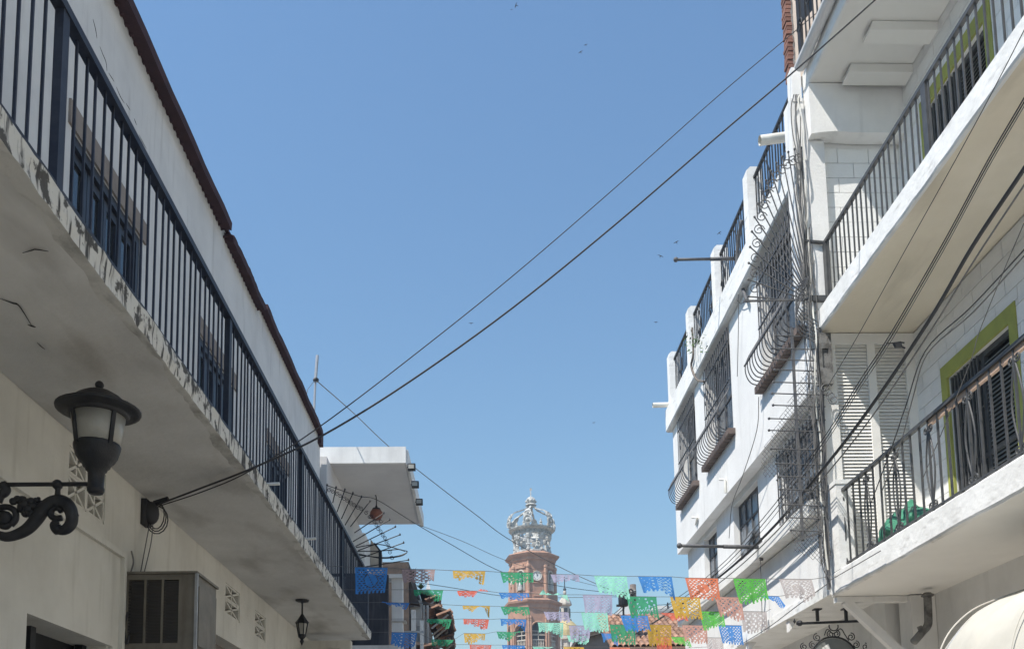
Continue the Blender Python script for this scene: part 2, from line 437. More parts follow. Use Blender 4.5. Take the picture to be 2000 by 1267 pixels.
# pierced concrete vent blocks
def vent(y0, y1, z0, z1, rows, cols):
    back = MB().box(XW-0.28, XW-0.2, y0, y1, z0, z1).build('vent_block', M['dark'], house)
    fr = MB()
    dy, dz = (y1-y0)/cols, (z1-z0)/rows
    w = 0.022
    x0, x1 = XW-0.14, XW-0.008
    def strip(a, b):
        a = Vector((0, a[0], a[1])); b = Vector((0, b[0], b[1]))
        d = (b-a).normalized(); s_ = Vector((0, -d.z, d.y))*w/2
        fr.prism([(x0, p.y, p.z) for p in (a-s_, b-s_, b+s_, a+s_)], (x1-x0, 0, 0))
    for r in range(rows):
        for c in range(cols):
            a, b, lo, hi = y0+c*dy, y0+(c+1)*dy, z0+r*dz, z0+(r+1)*dz
            mb_ = MB(); fr = mb_
            i_ = 0.012
            a += i_; b -= i_; lo += i_; hi -= i_
            strip((a, lo), (b, lo)); strip((a, hi), (b, hi)); strip((a, lo), (a, hi)); strip((b, lo), (b, hi))
            m_ = ((a+b)/2, (lo+hi)/2)
            x1 = XW-0.012
            strip((a, lo), (b, hi)); strip((a, hi), (b, lo))
            x1 = XW-0.016
            strip((m_[0], lo), (m_[0], hi))
            x1 = XW-0.008
            mb_.build('lattice_block', M['house_cream'], back)
vent(*vents[0], 2, 2); vent(*vents[1], 2, 1); vent(*vents[2], 2, 1)
# balcony slab with a crumbling edge
sb = MB()
rnd = random.Random(3)
ys, prof = [], []
y = Y0A
while y < 16.54:
    ys.append(y); y += 0.07
ys.append(16.54)
def wob(t, k): return math.sin(t*1.7+k)*0.4 + math.sin(t*4.3+2*k)*0.3 + math.sin(t*9.1+k*3)*0.3
rings = []
for t in ys:
    j = rnd.uniform(-1, 1)
    rings.append([(XW+0.004, t, 4.66), (XL-0.07+0.05*wob(t*1.3, 1)+0.012*j, t, 4.6590+0.003*wob(t, 1)), (XL-0.004+0.006*wob(t, 2)+0.004*j, t, 4.663+0.004*wob(t, 3)+0.004*rnd.uniform(-1, 1)),
                  (XL-0.002+0.010*wob(t, 4)+0.006*rnd.uniform(-1, 1), t, 4.73), (XL+0.004*wob(t, 5), t, 4.81+0.008*rnd.uniform(-1, 1)), (XL-0.05, t, 4.825), (XW+0.004, t, 4.825)])
vs, fs, mi = [], [], []
for rg in rings: vs += rg
K = 7
sb.v = vs
for i in range(len(ys)-1):
    for k in range(K-1):
        sb.f.append((i*K+k, i*K+k+1, (i+1)*K+k+1, (i+1)*K+k)); sb.m.append(1 if k in (2, 3) else (2 if k == 1 else 0))
sb.f.append(tuple(range(K))); sb.m.append(1)
n0 = (len(ys)-1)*K
sb.f.append(tuple(n0+k for k in range(K))); sb.m.append(1)
slab = sb.build('balcony_slab', [M['soffit'], M['peel'], M['mould']], house)
for yy in (8.62, 10.55):
    MB().tube([(XL-0.06, yy, 4.86), (XL+0.08, yy, 4.865)], 0.016, 8).build('drain_spout', M['pipe_white'], slab)
# old cracks in the ceiling of the balcony: thin open gaps with raised lips
def crack(pts, w):
    q = curve([P(a, b, z=4.652) for a, b in pts], 4)
    mb = MB()
    mb.tube(q, [w*(0.35+0.65*math.sin(PI*i/(len(q)-1))) for i in range(len(q))], 4)
    mb.build('crack', M['iron'], slab)
crack([(0, 583), (25, 592), (38, 598), (62, 636)], 0.005)
crack([(44, 494), (62, 489), (70, 487), (95, 491)], 0.004)
crack([(54, 634), (70, 639)], 0.005)
crack([(72, 668), (80, 676), (88, 682)], 0.004)
def wall_crack(pts):
    q = curve([P(a*0.3157, b*0.3157, x=XW+0.001) for a, b in pts], 3)
    MB().tube(q, [0.0035*(0.4+0.6*math.sin(PI*i/(len(q)-1))) for i in range(len(q))], 4).build('crack', M['iron'], house)
wall_crack([(575, 120), (590, 180), (600, 240)]); wall_crack([(618, 290), (635, 335), (655, 385), (662, 440)])
wall_crack([(672, 452), (690, 480), (706, 506)]); wall_crack([(720, 540), (745, 600), (770, 640)]); wall_crack([(780, 640), (806, 684)])
wall_crack([(830, 735), (845, 775)]); wall_crack([(860, 835), (880, 875), (905, 920)])
# balcony doors
def balcony_door(y0, y1):
    d = MB().box(XW-0.16, XW-0.12, y0, y1, 4.84, 7.02).build('balcony_door', M['dark'], house)
    MB().box(XW-0.1, XW+0.02, y0-0.06, y1+0.1, 7.022, 7.22).build('lintel', M['lintel'], d)
    w = (y1-y0)/4
    fr = MB()
    fr.box(XW-0.11, XW-0.01, y0, y0+0.07, 4.84, 7.02).box(XW-0.11, XW-0.01, y1-0.07, y1, 4.84, 7.02).box(XW-0.11, XW-0.01, y0+0.07, y1-0.07, 6.94, 7.02)
    fr.build('frame', M['door_navy'], d)
    for i in range(4):
        a, b = y0+0.075+i*(w-0.035), y0+0.075+(i+1)*(w-0.035)-0.012
        lf = MB()
        for (p, q) in ((a, a+0.055), (b-0.055, b)):
            lf.box(XW-0.09, XW-0.04, p, q, 4.85, 6.93)
        for z in (4.85, 5.5, 6.2, 6.86):
            lf.box(XW-0.088, XW-0.042, a+0.055, b-0.055, z, z+0.07)
        lf.build('leaf', M['door_navy'], d)
        MB().box(XW-0.072, XW-0.064, a+0.055, b-0.055, 4.92, 6.86).build('pane', M['glass'], d)
for a, b in doors: balcony_door(a, b)
# tiled roof: sloping sheet plus the row of barrel tiles along the eave
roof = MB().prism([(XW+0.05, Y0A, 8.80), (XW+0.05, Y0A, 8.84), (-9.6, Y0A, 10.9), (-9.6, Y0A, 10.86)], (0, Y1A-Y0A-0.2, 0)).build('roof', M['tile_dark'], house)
def barrel_tile(name, r, L, m, n=6, th=0.014):
    vs, fs = [], []
    for (x, rr_) in ((0, r), (L, r*0.86)):
        for k in range(n+1):
            a = PI*k/n
            for q in (rr_, rr_-th):
                vs.append((x, -q*math.cos(a), q*math.sin(a)))
    S = (n+1)*2
    for k in range(n):
        o = k*2; e = S+o
        fs += [(o, o+2, e+2, e), (o+1, e+1, e+3, o+3), (o, o+1, o+3, o+2), (e, e+2, e+3, e+1)]
    fs += [(0, S, S+1, 1), (n*2, n*2+1, S+n*2+1, S+n*2)]
    return MB().add(vs, fs).mesh(name, m)
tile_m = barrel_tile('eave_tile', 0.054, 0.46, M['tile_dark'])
slope = math.radians(17)
def eave_row(ya, yb, x, z, sp=0.108):
    y = ya; k = 0
    while y < yb:
        j = random.uniform(-1, 1)
        piece('roof_tile', tile_m, (x+0.005*j, y, z+0.003*random.uniform(-1, 1)), roof, (0, slope, PI+0.015*j))
        if k % 2 == 0 or True:
            piece('pan_tile', tile_m, (x-0.004+0.003*j, y+sp/2, z+0.042), roof, (PI, -slope, PI))
        y += sp; k += 1
for (ya, yb, x, z) in ((2.0, 10.55, -2.985, 8.75), (10.72, 12.35, -3.0, 8.71), (12.5, 17.1, -3.01, 8.79)):
    eave_row(ya, yb, x, z)
    bd_ = MB()
    st_ = [ya+(yb-ya)*i/24 for i in range(25)]
    for t in st_:
        w_ = 0.004*math.sin(t*5.1)+0.003*random.uniform(-1, 1)
        bd_.v += [(XW+0.003, t, z+0.02), (XW+0.003, t, z-0.015+w_), (x+0.022+w_, t, z-0.055+w_), (x+0.028+w_, t, z+0.042+w_), (x-0.02, t, z+0.05)]
    for i in range(24):
        for k in range(5):
            k2 = (k+1) % 5
            bd_.f.append((i*5+k, i*5+k2, i*5+5+k2, i*5+5+k)); bd_.m.append(0)
    bd_.f += [tuple(range(5)), tuple(120+k for k in range(5))]; bd_.m += [0, 0]
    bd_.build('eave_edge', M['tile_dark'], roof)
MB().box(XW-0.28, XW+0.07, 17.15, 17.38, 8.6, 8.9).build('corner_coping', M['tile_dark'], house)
MB().tube([P(527, 622, y=13.2), P(531, 617, y=13.2)], 0.03, 8).build('vent_stub', M['iron'], house)
# short cross wall under the far end of the balcony
cw = MB().wall('y', 15.7, 15.9, XW+0.002, -2.25, 0.13, 4.52, [(-2.72, -2.42, 0.13, 4.38)]).build('cross_wall', M['house_cream'], house)
MB().box(-2.72, -2.42, 15.86, 15.9, 0.13, 4.38).build('doorway', M['dark'], cw)

# ---- balcony railing
rail = thing('balcony_railing', (XL, 6, 4.82), 'long dark navy iron railing along the left balcony', 'railing')
XRL = XL-0.06
MB().box(XRL-0.03, XRL+0.03, -2.0, 16.46, 5.815, 5.865).build('top_rail', M['navy'], rail)
MB().box(XRL-0.02, XRL+0.02, -2.0, 16.46, 4.86, 4.885).build('bottom_rail', M['navy'], rail)
bar_m = MB().box(-0.0065, 0.0065, -0.0065, 0.0065, 0, 0.985).mesh('railing_bar', M['navy'])
post_m = MB().box(-0.022, 0.022, -0.034, 0.034, 0, 0.99).mesh('railing_post', M['navy'])
posts = [-1.8, 1.22, 4.27, 7.3, 10.35, 13.4, 16.4]
for p in posts: piece('post', post_m, (XRL, p, 4.824), rail)
for a, b in zip(posts[:-1], posts[1:]):
    if b < 1.0: continue
    n = round((b-a-0.11)/0.118)
    for i in range(1, n):
        piece('bar', bar_m, (XRL+random.uniform(-0.002, 0.002), a+0.055+(b-a-0.11)*i/n, 4.83), rail, (random.uniform(-0.004, 0.004), random.uniform(-0.004, 0.004), 0))
MB().box(XW+0.01, XRL-0.035, 16.40, 16.44, 5.81, 5.86).build('end_rail', M['navy'], rail)
for i in range(9):
    piece('bar', bar_m, (XW+0.06+i*0.115, 16.42, 4.83), rail)

# ---- wall lamp on a scrolled bracket
def lamp_pt(cx, cy): return P(cx*0.14207, 900+cy*0.14207, y=5.6)
lx, ly = -2.375, 5.6
lamp = thing('wall_lantern', (XW, ly, 3.7), 'large black street lantern with frosted glass on a scrolled iron wall bracket', 'street lamp')
mb = MB()
mb.lathe([(0.001, 4.45), (0.02, 4.448), (0.04, 4.44), (0.085, 4.42), (0.13, 4.392), (0.165, 4.36), (0.19, 4.338), (0.235, 4.322), (0.252, 4.312), (0.25, 4.302), (0.225, 4.294), (0.185, 4.288), (0.178, 4.278), (0.175, 4.262), (0.001, 4.262)], (lx, ly, 0), 28)
mb.build('cap', M['iron'], lamp, True)
MB().ball((lx, ly, 4.472), 0.027, 12, 8).lathe([(0.012, 4.43), (0.012, 4.455)], (lx, ly, 0), 8).build('finial', M['iron'], lamp, True)
MB().lathe([(0.160, 4.262), (0.132, 4.075)], (lx, ly, 0), 24).build('glass_shade', M['frost'], lamp, True)
for k in range(4):
    a = PI*0.5*k + 0.95
    c, s_ = math.cos(a), math.sin(a)
    MB().bar((lx+0.168*c, ly+0.168*s_, 4.262), (lx+0.137*c, ly+0.137*s_, 4.06), 0.024, 0.014, (c, s_, 0)).build('rib', M['iron'], lamp)
MB().lathe([(0.134, 4.085), (0.14, 4.075), (0.137, 4.055), (0.124, 4.01), (0.104, 3.975), (0.084, 3.955), (0.08, 3.94), (0.066, 3.93), (0.062, 3.915), (0.05, 3.905), (0.046, 3.81), (0.051, 3.805), (0.05, 3.785), (0.04, 3.77), (0.001, 3.77)], (lx, ly, 0), 20).build('base_cup', M['iron'], lamp, True)
zb_ = 3.832
br = MB().tube([(XW, ly, zb_+0.0), (lx-0.03, ly, zb_)], 0.014, 8).build('bracket_arm', M['iron'], lamp)
MB().box(XW, XW+0.02, ly-0.06, ly+0.06, 3.4, 4.0).build('wall_plate', M['iron'], br)
sc_ = MB()
S = curve([lamp_pt(*p) for p in [(-60, 1000), (80, 1040), (230, 1010), (380, 930), (500, 800), (600, 660), (720, 570), (830, 555), (930, 610), (985, 720), (980, 850), (900, 940), (800, 940), (745, 880), (790, 820)]], 5)
nS = len(S)
rads = []
for i in range(nS):
    t = i/(nS-1)
    rads.append(0.026+0.018*math.sin(PI*min(1, t*1.1)) if t < 0.85 else 0.038-0.02*(t-0.85)/0.15)
sc_.tube(S, rads, 8)
sc_.build('main_scroll', M['iron'], br, True)
sc_ = MB()
sc_.tube(curve([lamp_pt(*p) for p in [(850, 780), (760, 790), (700, 740), (720, 660), (800, 640), (850, 690)]], 5), [0.02]*26, 7)
sc_.tube(curve([lamp_pt(*p) for p in [(1000, 760), (1040, 745), (1075, 730)]], 3), [0.016, 0.018, 0.02, 0.016, 0.014, 0.012, 0.012], 6)
sc_.build('inner_curl', M['iron'], br, True)
sc_ = MB()
sc_.tube(curve([lamp_pt(*p) for p in [(150, 880), (215, 800), (205, 690), (110, 630), (0, 650), (-60, 740), (-20, 860), (80, 900), (140, 850)]], 5), [0.02]*41, 7)
sc_.ball(lamp_pt(70, 780), 0.045, 10, 6)
sc_.tube(curve([lamp_pt(*p) for p in [(-40, 560), (0, 470), (60, 430), (80, 380), (30, 320)]], 4), [0.03]*17, 7)
sc_.build('round_curl', M['iron'], br, True)
sc_ = MB()
for (cx, cy, r) in [(190, 560, .024), (240, 530, .028), (300, 545, .034), (340, 600, .04), (400, 570, .032), (440, 560, .026), (500, 545, .02), (530, 520, .014), (555, 570, .018), (300, 640, .034), (400, 660, .035), (470, 620, .03), (430, 720, .03), (350, 720, .026), (520, 610, .022)]:
    sc_.ball(lamp_pt(cx, cy) + Vector((0, random.uniform(-0.008, 0.008), 0)), r, 8, 5)
sc_.build('leaf_ornament', M['iron'], br, True)
MB().tube([lamp_pt(790, 560), lamp_pt(795, 400), lamp_pt(790, 330)], [0.022, 0.016, 0.03], 8).ball(lamp_pt(790, 325), 0.033, 10, 6).build('collar', M['iron'], br, True)

# ---- hanging lantern under the balcony
hx, hy = -2.55, 13.0
hl = thing('hanging_lantern', (hx, hy, 4.65), 'small dark lantern hanging from the shaded balcony ceiling', 'lantern')
MB().lathe([(0.10, 4.655), (0.09, 4.635), (0.02, 4.62), (0.012, 4.60), (0.012, 4.42), (0.02, 4.41)], (hx, hy, 0), 10).build('rod', M['iron'], hl)
MB().lathe([(0.012, 4.46), (0.035, 4.42), (0.075, 4.36), (0.095, 4.335), (0.1, 4.325), (0.08, 4.315)], (hx, hy, 0), 6).build('cap', M['iron'], hl)
MB().lathe([(0.075, 4.315), (0.048, 4.16)], (hx, hy, 0), 6).build('glass_shade', M['frost'], hl)
for k in range(6):
    a = 2*PI*k/6
    c, s_ = math.cos(a), math.sin(a)
    MB().bar((hx+0.08*c, hy+0.08*s_, 4.32), (hx+0.052*c, hy+0.052*s_, 4.155), 0.012, 0.012).build('rib', M['iron'], hl)
MB().lathe([(0.055, 4.16), (0.06, 4.15), (0.05, 4.12), (0.02, 4.09), (0.03, 4.06), (0.015, 4.03), (0.002, 4.0)], (hx, hy, 0), 8).build('base_cup', M['iron'], hl)

# ---- air conditioner
ac = thing('air_conditioner', (XW+0.3, 8.3, 3.12), 'weathered brown box air conditioner on the shaded cream wall', 'air conditioner')
ax0, ax1, ay0, ay1, az0, az1 = XW+0.006, -2.50, 8.0, 8.62, 3.16, 3.84
body = MB().wall('y', ay0, ay0+0.02, ax0, ax1, az0, az1, [(ax0+0.015, ax0+0.15, az0+0.07, az1-0.05), (ax0+0.17, ax0+0.30, az0+0.07, az1-0.05), (ax0+0.32, ax0+0.45, az0+0.07, az1-0.05)])
body.box(ax0, ax1, ay0+0.3, ay1, az0, az1).box(ax0, ax1, ay0+0.021, ay0+0.3, az1-0.02, az1).box(ax0, ax1, ay0+0.021, ay0+0.3, az0, az0+0.02).box(ax1-0.02, ax1, ay0+0.021, ay0+0.3, az0+0.02, az1-0.02)
bd = body.build('body', M['ac_metal'], ac)
MB().box(ax1+0.002, ax1+0.02, ay0+0.05, ay1-0.05, az0+0.05, az1-0.1).build('side_panel', M['ac_metal'], bd)
MB().box(ax0-0.0, ax1+0.02, ay0-0.02, ay1+0.02, az1+0.002, az1+0.022).build('top_panel', M['ac_metal'], ac)
MB().bar((ax1+0.012, ay0-0.01, az0), (ax1+0.012, ay0-0.01, az1), 0.024, 0.024).build('corner_trim', M['steel'], ac)
for k in range(3):
    gx = ax0+0.015+k*0.1525
    g = MB()
    nf = 42
    for i in range(nf):
        z = az0+0.075+(az1-az0-0.13)*i/nf
        g.box(gx, gx+0.135, ay0+0.004, ay0+0.016, z, z+0.007)
    g.box(gx, gx+0.135, ay0+0.06, ay0+0.07, az0+0.07, az1-0.05)
    g.build('grille', M['ac_dark'], ac)
MB().bar((ax0+0.02, ay0+0.1, az0-0.02), (ax1, ay0+0.1, az0-0.02), 0.04).bar((ax0+0.02, ay1-0.1, az0-0.02), (ax1, ay1-0.1, az0-0.02), 0.04).build('wall_bracket', M['iron_worn'], ac)
MB().tube(curve([(ax0+0.03, ay0-0.03, 3.5), (ax0-0.0, ay0-0.04, 3.36), (ax0+0.03, ay0-0.04, 3.22), (ax0+0.05, ay0-0.04, 3.3)], 5), 0.012, 6).build('power_cord', M['cable'], ac)
MB().tube(curve([(ax0+0.02, ay0+0.02, 3.86), (ax0+0.05, ay0, 3.95), (ax0+0.03, ay0, 4.05)], 4), 0.008, 5).build('wire', M['cable_grey'], ac)

# ---- cable anchor on the wall with its slack loops
an = thing('cable_anchor', (XW+0.05, 8.35, 4.4), 'black cable anchor with coiled slack below the balcony ceiling', 'cable anchor')
c0 = Vector((XW+0.07, 8.35, 4.5))
MB().ball(c0, 0.075, 10, 8, 1.45).box(XW, XW+0.05, 8.28, 8.42, 4.38, 4.62).build('coil_box', M['cable'], an, True)
MB().tube([c0+Vector((0.03, 0, 0.09)), c0+Vector((0.16, -0.02, 0.13))], [0.03, 0.022], 8).build('clamp', M['iron'], an)
for k in range(3):
    pts = [c0+Vector((0.05+0.07*math.cos(a)*(1+0.2*k), 0.01*k, -0.02+0.13*math.sin(a)-0.02*k)) for a in [2*PI*i/14 for i in range(15)]]
    MB().tube(pts, 0.006, 5, False).build('loop', M['cable'], an)
for dx in (0.0, 0.03):
    MB().tube(curve([c0+Vector((-0.01+dx, 0, -0.1)), (XW+0.05+dx*1.5, 8.3, 4.2), (XW+0.04+dx, 8.2, 3.86)], 5), 0.005, 5).build('drop_wire', M['cable_grey'], an)

# ---- fan shaped guard at the far end of the left balcony
def fan_pt(cx, cy): return P(620+cx*0.15, 920+cy*0.15, y=16.5)
fan = thing('spiked_guard', (-2.0, 16.5, 4.85), 'black iron fan of spikes and curls at the far end of the left balcony', 'railing')
tips = [(125, 180), (243, 210), (357, 240), (462, 285), (573, 335), (683, 390), (865, 545), (940, 630), (1015, 722), (1075, 825), (1122, 930), (1185, 1153)]
bases = [(118, 330), (200, 410), (255, 530), (312, 620), (360, 700), (430, 720), (480, 800), (460, 915), (495, 975), (530, 1030), (560, 1130), (600, 1245)]
for a, b in zip(tips, bases):
    A, B = fan_pt(*a), fan_pt(*b)
    s_ = MB().tube([B, A], 0.0095, 6).build('spike', M['iron'], fan)
    MB().lathe([(0.003, -0.02), (0.02, 0.0), (0.003, 0.035)], A, 6).build('point', M['iron'], s_)
for i in range(len(tips)-1):
    m1 = [0.66*tips[i][k]+0.34*bases[i][k] for k in (0, 1)]
    m2 = [0.66*tips[i+1][k]+0.34*bases[i+1][k] for k in (0, 1)]
    for w, sg in ((0.3, 1), (0.7, -1)):
        c = [m1[k]*(1-w)+m2[k]*w for k in (0, 1)]
        q = spiral(fan_pt(*c), 0.043, 0.01, 0.6 if sg > 0 else PI-0.6, 1.4*sg, (1, 0, 0), (0, 0, 1), 16)
        MB().tube(q, 0.0055, 5).build('scroll', M['iron'], fan)
for k, (a, b, c, d) in enumerate([((500, 990), (800, 950), (1170, 1045), (540, 1090)), ((520, 1040), (820, 1035), (1140, 1040), (560, 1140)), ((540, 1075), (840, 1130), (1165, 1060), (500, 970))]):
    MB().tube(curve([fan_pt(*a), fan_pt(*b), fan_pt(c[0]-90, c[1]-25 if k != 2 else c[1]+45), fan_pt(*c)] + ([fan_pt(c[0]-100, c[1]+50), fan_pt(860, 1120), fan_pt(*d)] if k == 0 else []), 6), 0.009, 6).build('hoop', M['iron'], fan)
MB().bar(fan_pt(818, 1030), fan_pt(818, 1267), 0.055, 0.055).build('post', M['iron'], fan)
MB().bar(fan_pt(740, 935), fan_pt(818, 1035), 0.03, 0.03).build('strut', M['iron'], fan)

# ---- antenna mast on the roof
am = thing('antenna_mast', P(613, 800, y=17.2), 'thin steel antenna mast standing on the left roof', 'antenna')
MB().tube([P(613, 815, y=17.2), P(616, 745, y=17.2)], 0.022, 7).tube([P(616, 745, y=17.2), P(620, 694, y=17.2)], 0.03, 7).build('pole', M['steel'], am)
MB().lathe([(0.05, -0.03), (0.06, 0.0), (0.05, 0.03)], P(617, 742, y=17.2), 8).build('clamp', M['iron'], am)
MB().tube([P(615, 742, y=17.2), P(601, 760, y=16.9), P(598, 775, y=16.7)], 0.006, 4).build('stay_wire', M['cable_grey'], am)

# ================================================================== FLAT ROOFED HOUSE BEHIND IT (left)
fh = thing('flat_roof_house', (-4, 20, 0), 'house with a wide white cantilevered flat roof behind the left balcony', 'house')
MB().wall('y', 17.98, 18.06, -6.0, -1.48, 8.50, 8.84).box(-6.0, -1.485, 18.06, 22.3, 8.56, 8.84).build('flat_roof', M['d_white'], fh)
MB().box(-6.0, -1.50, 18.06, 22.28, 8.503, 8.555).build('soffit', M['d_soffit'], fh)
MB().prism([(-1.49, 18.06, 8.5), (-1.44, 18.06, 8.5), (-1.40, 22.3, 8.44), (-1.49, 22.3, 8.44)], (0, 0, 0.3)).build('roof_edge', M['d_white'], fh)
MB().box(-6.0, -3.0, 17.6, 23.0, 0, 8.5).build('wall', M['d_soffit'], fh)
MB().prism([(-2.98, 19.9, 4.9), (-2.55, 19.9, 4.9), (-2.55, 19.9, 7.62), (-2.98, 19.9, 7.45)], (0, 2.9, 0)).build('terrace_wall', M['d_white'], fh)
MB().prism([(-2.545, 20.9, 7.75), (-2.3, 20.9, 7.45), (-2.3, 20.9, 6.9), (-2.545, 20.9, 6.9)], (0, 0.3, 0)).build('buttress', M['canvas'], fh)
MB().box(-2.98, -1.7, 18.6, 24, 4.72, 4.9).build('terrace_floor', M['soffit'], fh)
MB().box(-2.9, -1.98, 19.4, 19.5, 4.9, 6.55).build('recess_shade_panel', M['black_panel'], fh)  # added dark sheet standing in for the shaded recess of this house
MB().box(-1.97, -1.73, 20.0, 20.24, 0.13, 6.60).box(-2.1, -1.68, 19.9, 20.34, 6.60, 6.68).build('column', M['d_white'], fh)
MB().box(-1.98, -1.66, 19.98, 20.26, 5.62, 5.66).build('column_band', M['canvas'], fh)
MB().box(-1.62, -1.52, 21.0, 21.1, 0.13, 6.1).build('post', M['d_white'], fh)
MB().box(-1.44, -1.36, 21.3, 21.38, 0.13, 5.9).build('post', M['d_white'], fh)
MB().box(-2.0, -1.3, 20.4, 20.44, 5.45, 5.5).build('tie_rod', M['steel'], fh)
for (px, py) in [(804, 912), (811, 946), (819, 980)]:
    c = P(px, py, x=-1.33)
    s_ = MB().box(c.x-0.075, c.x+0.075, c.y-0.06, c.y+0.06, c.z-0.06, c.z+0.06).build('spotlight', M['iron'], fh)
    MB().box(c.x-0.06, c.x+0.05, c.y-0.066, c.y-0.062, c.z-0.045, c.z+0.035).build('lens', M['frost'], s_)
    MB().bar((c.x-0.06, c.y, c.z), (-1.42, c.y, c.z), 0.02).build('mount', M['iron'], s_)
pc = P(735, 1004, y=20.0)
pt_ = thing('clay_lantern', (pc.x, pc.y, pc.z), 'round orange clay lantern hanging under the white cantilevered roof', 'lantern')
MB().ball(pc, 0.145, 14, 8, 0.95).build('globe', M['clay'], pt_, True)
MB().lathe([(0.10, 0.10), (0.085, 0.14), (0.03, 0.15), (0.02, 0.2)], pc, 10).build('collar', M['iron'], pt_)
MB().tube(curve([pc+Vector((0, 0, 0.18)), pc+Vector((0, 0, 0.36)), pc+Vector((-0.03, 0, 0.5)), pc+Vector((-0.01, 0.0, 8.5-pc.z))], 4), 0.013, 5).build('chain', M['iron'], pt_)
MB().tube(spiral(pc+Vector((-0.15, 0, -0.06)), 0.05, 0.02, 0, 0.9, (1, 0, 0), (0, 0, 1), 10), 0.008, 5).tube(spiral(pc+Vector((0.1, 0, -0.15)), 0.05, 0.02, 0, -0.9, (1, 0, 0), (0, 0, 1), 10), 0.008, 5).build('scroll', M['iron'], pt_)

# ================================================================== RICKETY TILED HOUSE (left background)
th_ = thing('tiled_lean_to_house', (-2.6, 31, 0), 'ramshackle brown house with stacked tiled canopies and wooden struts down the street', 'house')
MB().box(-6, -2.15, 27, 40, 0, 8.75).build('wall', M['wood_dark'], th_)
MB().box(-2.148, -1.9, 29.0, 29.3, 4.5, 8.0).build('canvas_panel', M['canvas'], th_)
tl = barrel_tile('canopy_tile', 0.085, 0.5, M['tile_clay'])
def canopy(px0, py0, px1, py1, y, depth, tilt):
    a, b = P(px0, py0, y=y), P(px1, py1, y=y)
    o = MB().prism([a, b, b+Vector((0, 0, -0.09)), a+Vector((0, 0, -0.09))], (0, depth, 0)).build('canopy', M['wood_dark'], th_)
    d = b-a
    ang = math.atan2(-d.z, d.x)
    n = int(depth/0.19)
    L = d.length
    for i in range(n):
        for r in range(max(1, int(L/0.4))):
            q = b - d.normalized()*(0.42*r)
            piece('roof_tile', tl, (q.x+0.05+random.uniform(-.03, .03), y+0.05+i*0.19, q.z+0.015+0.01*r), o, (0, ang, PI))
    for k in range(3):
        yy = y+0.1+k*(depth-0.3)/2
        MB().bar((b.x-0.08, yy, b.z-0.1), (b.x-0.62, yy, b.z-0.55), 0.05).build('strut', M['canvas'], o)
    return o
canopy(818, 1150, 856, 1163, 30, 3.0, 0)
canopy(825, 1172, 880, 1192, 29, 4.0, 0)
canopy(832, 1196, 876, 1210, 30.5, 3.4, 0)
canopy(845, 1232, 884, 1240, 32, 3.0, 0)
canopy(800, 1250, 850, 1258, 27, 3.0, 0)
for (px, w) in [(797, 0.10), (812, 0.07), (829, 0.06), (836, 0.06)]:
    c = P(px, 1230, y=28.0)
    MB().box(c.x-w/2, c.x+w/2, 27.8, 28.0, 3.0, 7.6).build('post', M['canvas'] if w < .09 else M['d_white'], th_)
MB().prism([P(799, 1186, y=27.5), P(824, 1182, y=27.5), P(823, 1222, y=27.5), P(808, 1222, y=27.5)], (0, 0.06, 0)).build('tarp', M['canvas'], th_)
MB().prism([P(783, 1128, y=27.2), P(800, 1130, y=27.2), P(820, 1180, y=27.2), P(792, 1175, y=27.2)], (0, 0.3, 0)).build('roof_slope', M['wood_dark'], th_)
MB().prism([P(832, 1150, y=31), P(836, 1132, y=31), P(841, 1150, y=31)], (0, 0.15, 0)).build('finial', M['d_white'], th_)
def spiky_plant(name, base, n, L, label, spread=1.0):
    t = thing(name, base, label, 'plant')
    rr = random.Random(int(L*1000))
    for i in range(n):
        a = rr.uniform(0, 2*PI); e = rr.uniform(0.5, 1.45)
        d = Vector((math.cos(a)*math.cos(e)*spread, math.sin(a)*math.cos(e)*spread, math.sin(e)))
        l = L*rr.uniform(0.6, 1)
        s_ = d.cross(Vector((0, 0, 1))).normalized()*L*0.06
        b = Vector(base)
        MB().add([b-s_, b+s_, b+d*l*0.55+s_*1.2+Vector((0, 0, 0.02)), b+d*l*0.55-s_*1.2+Vector((0, 0, 0.02)), b+d*l+Vector((0, 0, -0.12*l))], [(0, 1, 2, 3), (3, 2, 4)]).build('leaf', M['leaf'], t)
    return t
spiky_plant('agave_plant', P(806, 1128, y=27.3), 18, 0.42, 'spiky agave on the brown roof behind the mauve paper banner')
spiky_plant('potted_plant', P(822, 1150, y=29.8), 22, 0.28, 'small leafy plant on the top tiled canopy of the brown house', 1.2)

# ================================================================== RIGHT: WHITE APARTMENT WITH THREE BALCONIES
YE = 10.73                                   # far end of the balconies
apt = thing('balcony_apartment', (7, 4, 0), 'sunlit white apartment building with three stacked balconies on the right', 'building')
lowdoor = (8.70, 9.95, 4.42, 6.52)
updoor = (8.70, 9.98, 7.74, 9.89)
lowdoor2 = (5.2, 6.6, 4.42, 6.52)
updoor2 = (5.0, 6.4, 7.74, 9.89)
wl = MB().wall('x', XB, XB+0.3, -6, 13.0, 0.0, 4.15, [(3.0, 7.4, 0.2, 2.9)]).build('ground_floor_wall', M['white'], apt)
MB().box(XB+0.25, XB+0.29, 3.0, 7.4, 0.2, 2.9).build('shop_opening', M['dark'], wl)
w1 = MB().wall('x', XB+0.006, XB+0.3, -6, 11.0, 4.151, 7.46, [lowdoor, lowdoor2]).build('first_floor_wall', M['white_b'], apt)
w2 = MB().wall('x', XB+0.006, XB+0.3, -6, 11.0, 7.461, 10.7, [updoor, updoor2]).build('second_floor_wall', M['white_b'], apt)
w3 = MB().wall('x', XB, XB+0.3, -6, 11.0, 10.701, 14.2).build('third_floor_wall', M['pink'], apt)
MB().box(XB+.31, 12, -6, 10.9, 0, 14.1).build('rear_block', M['white'], apt)
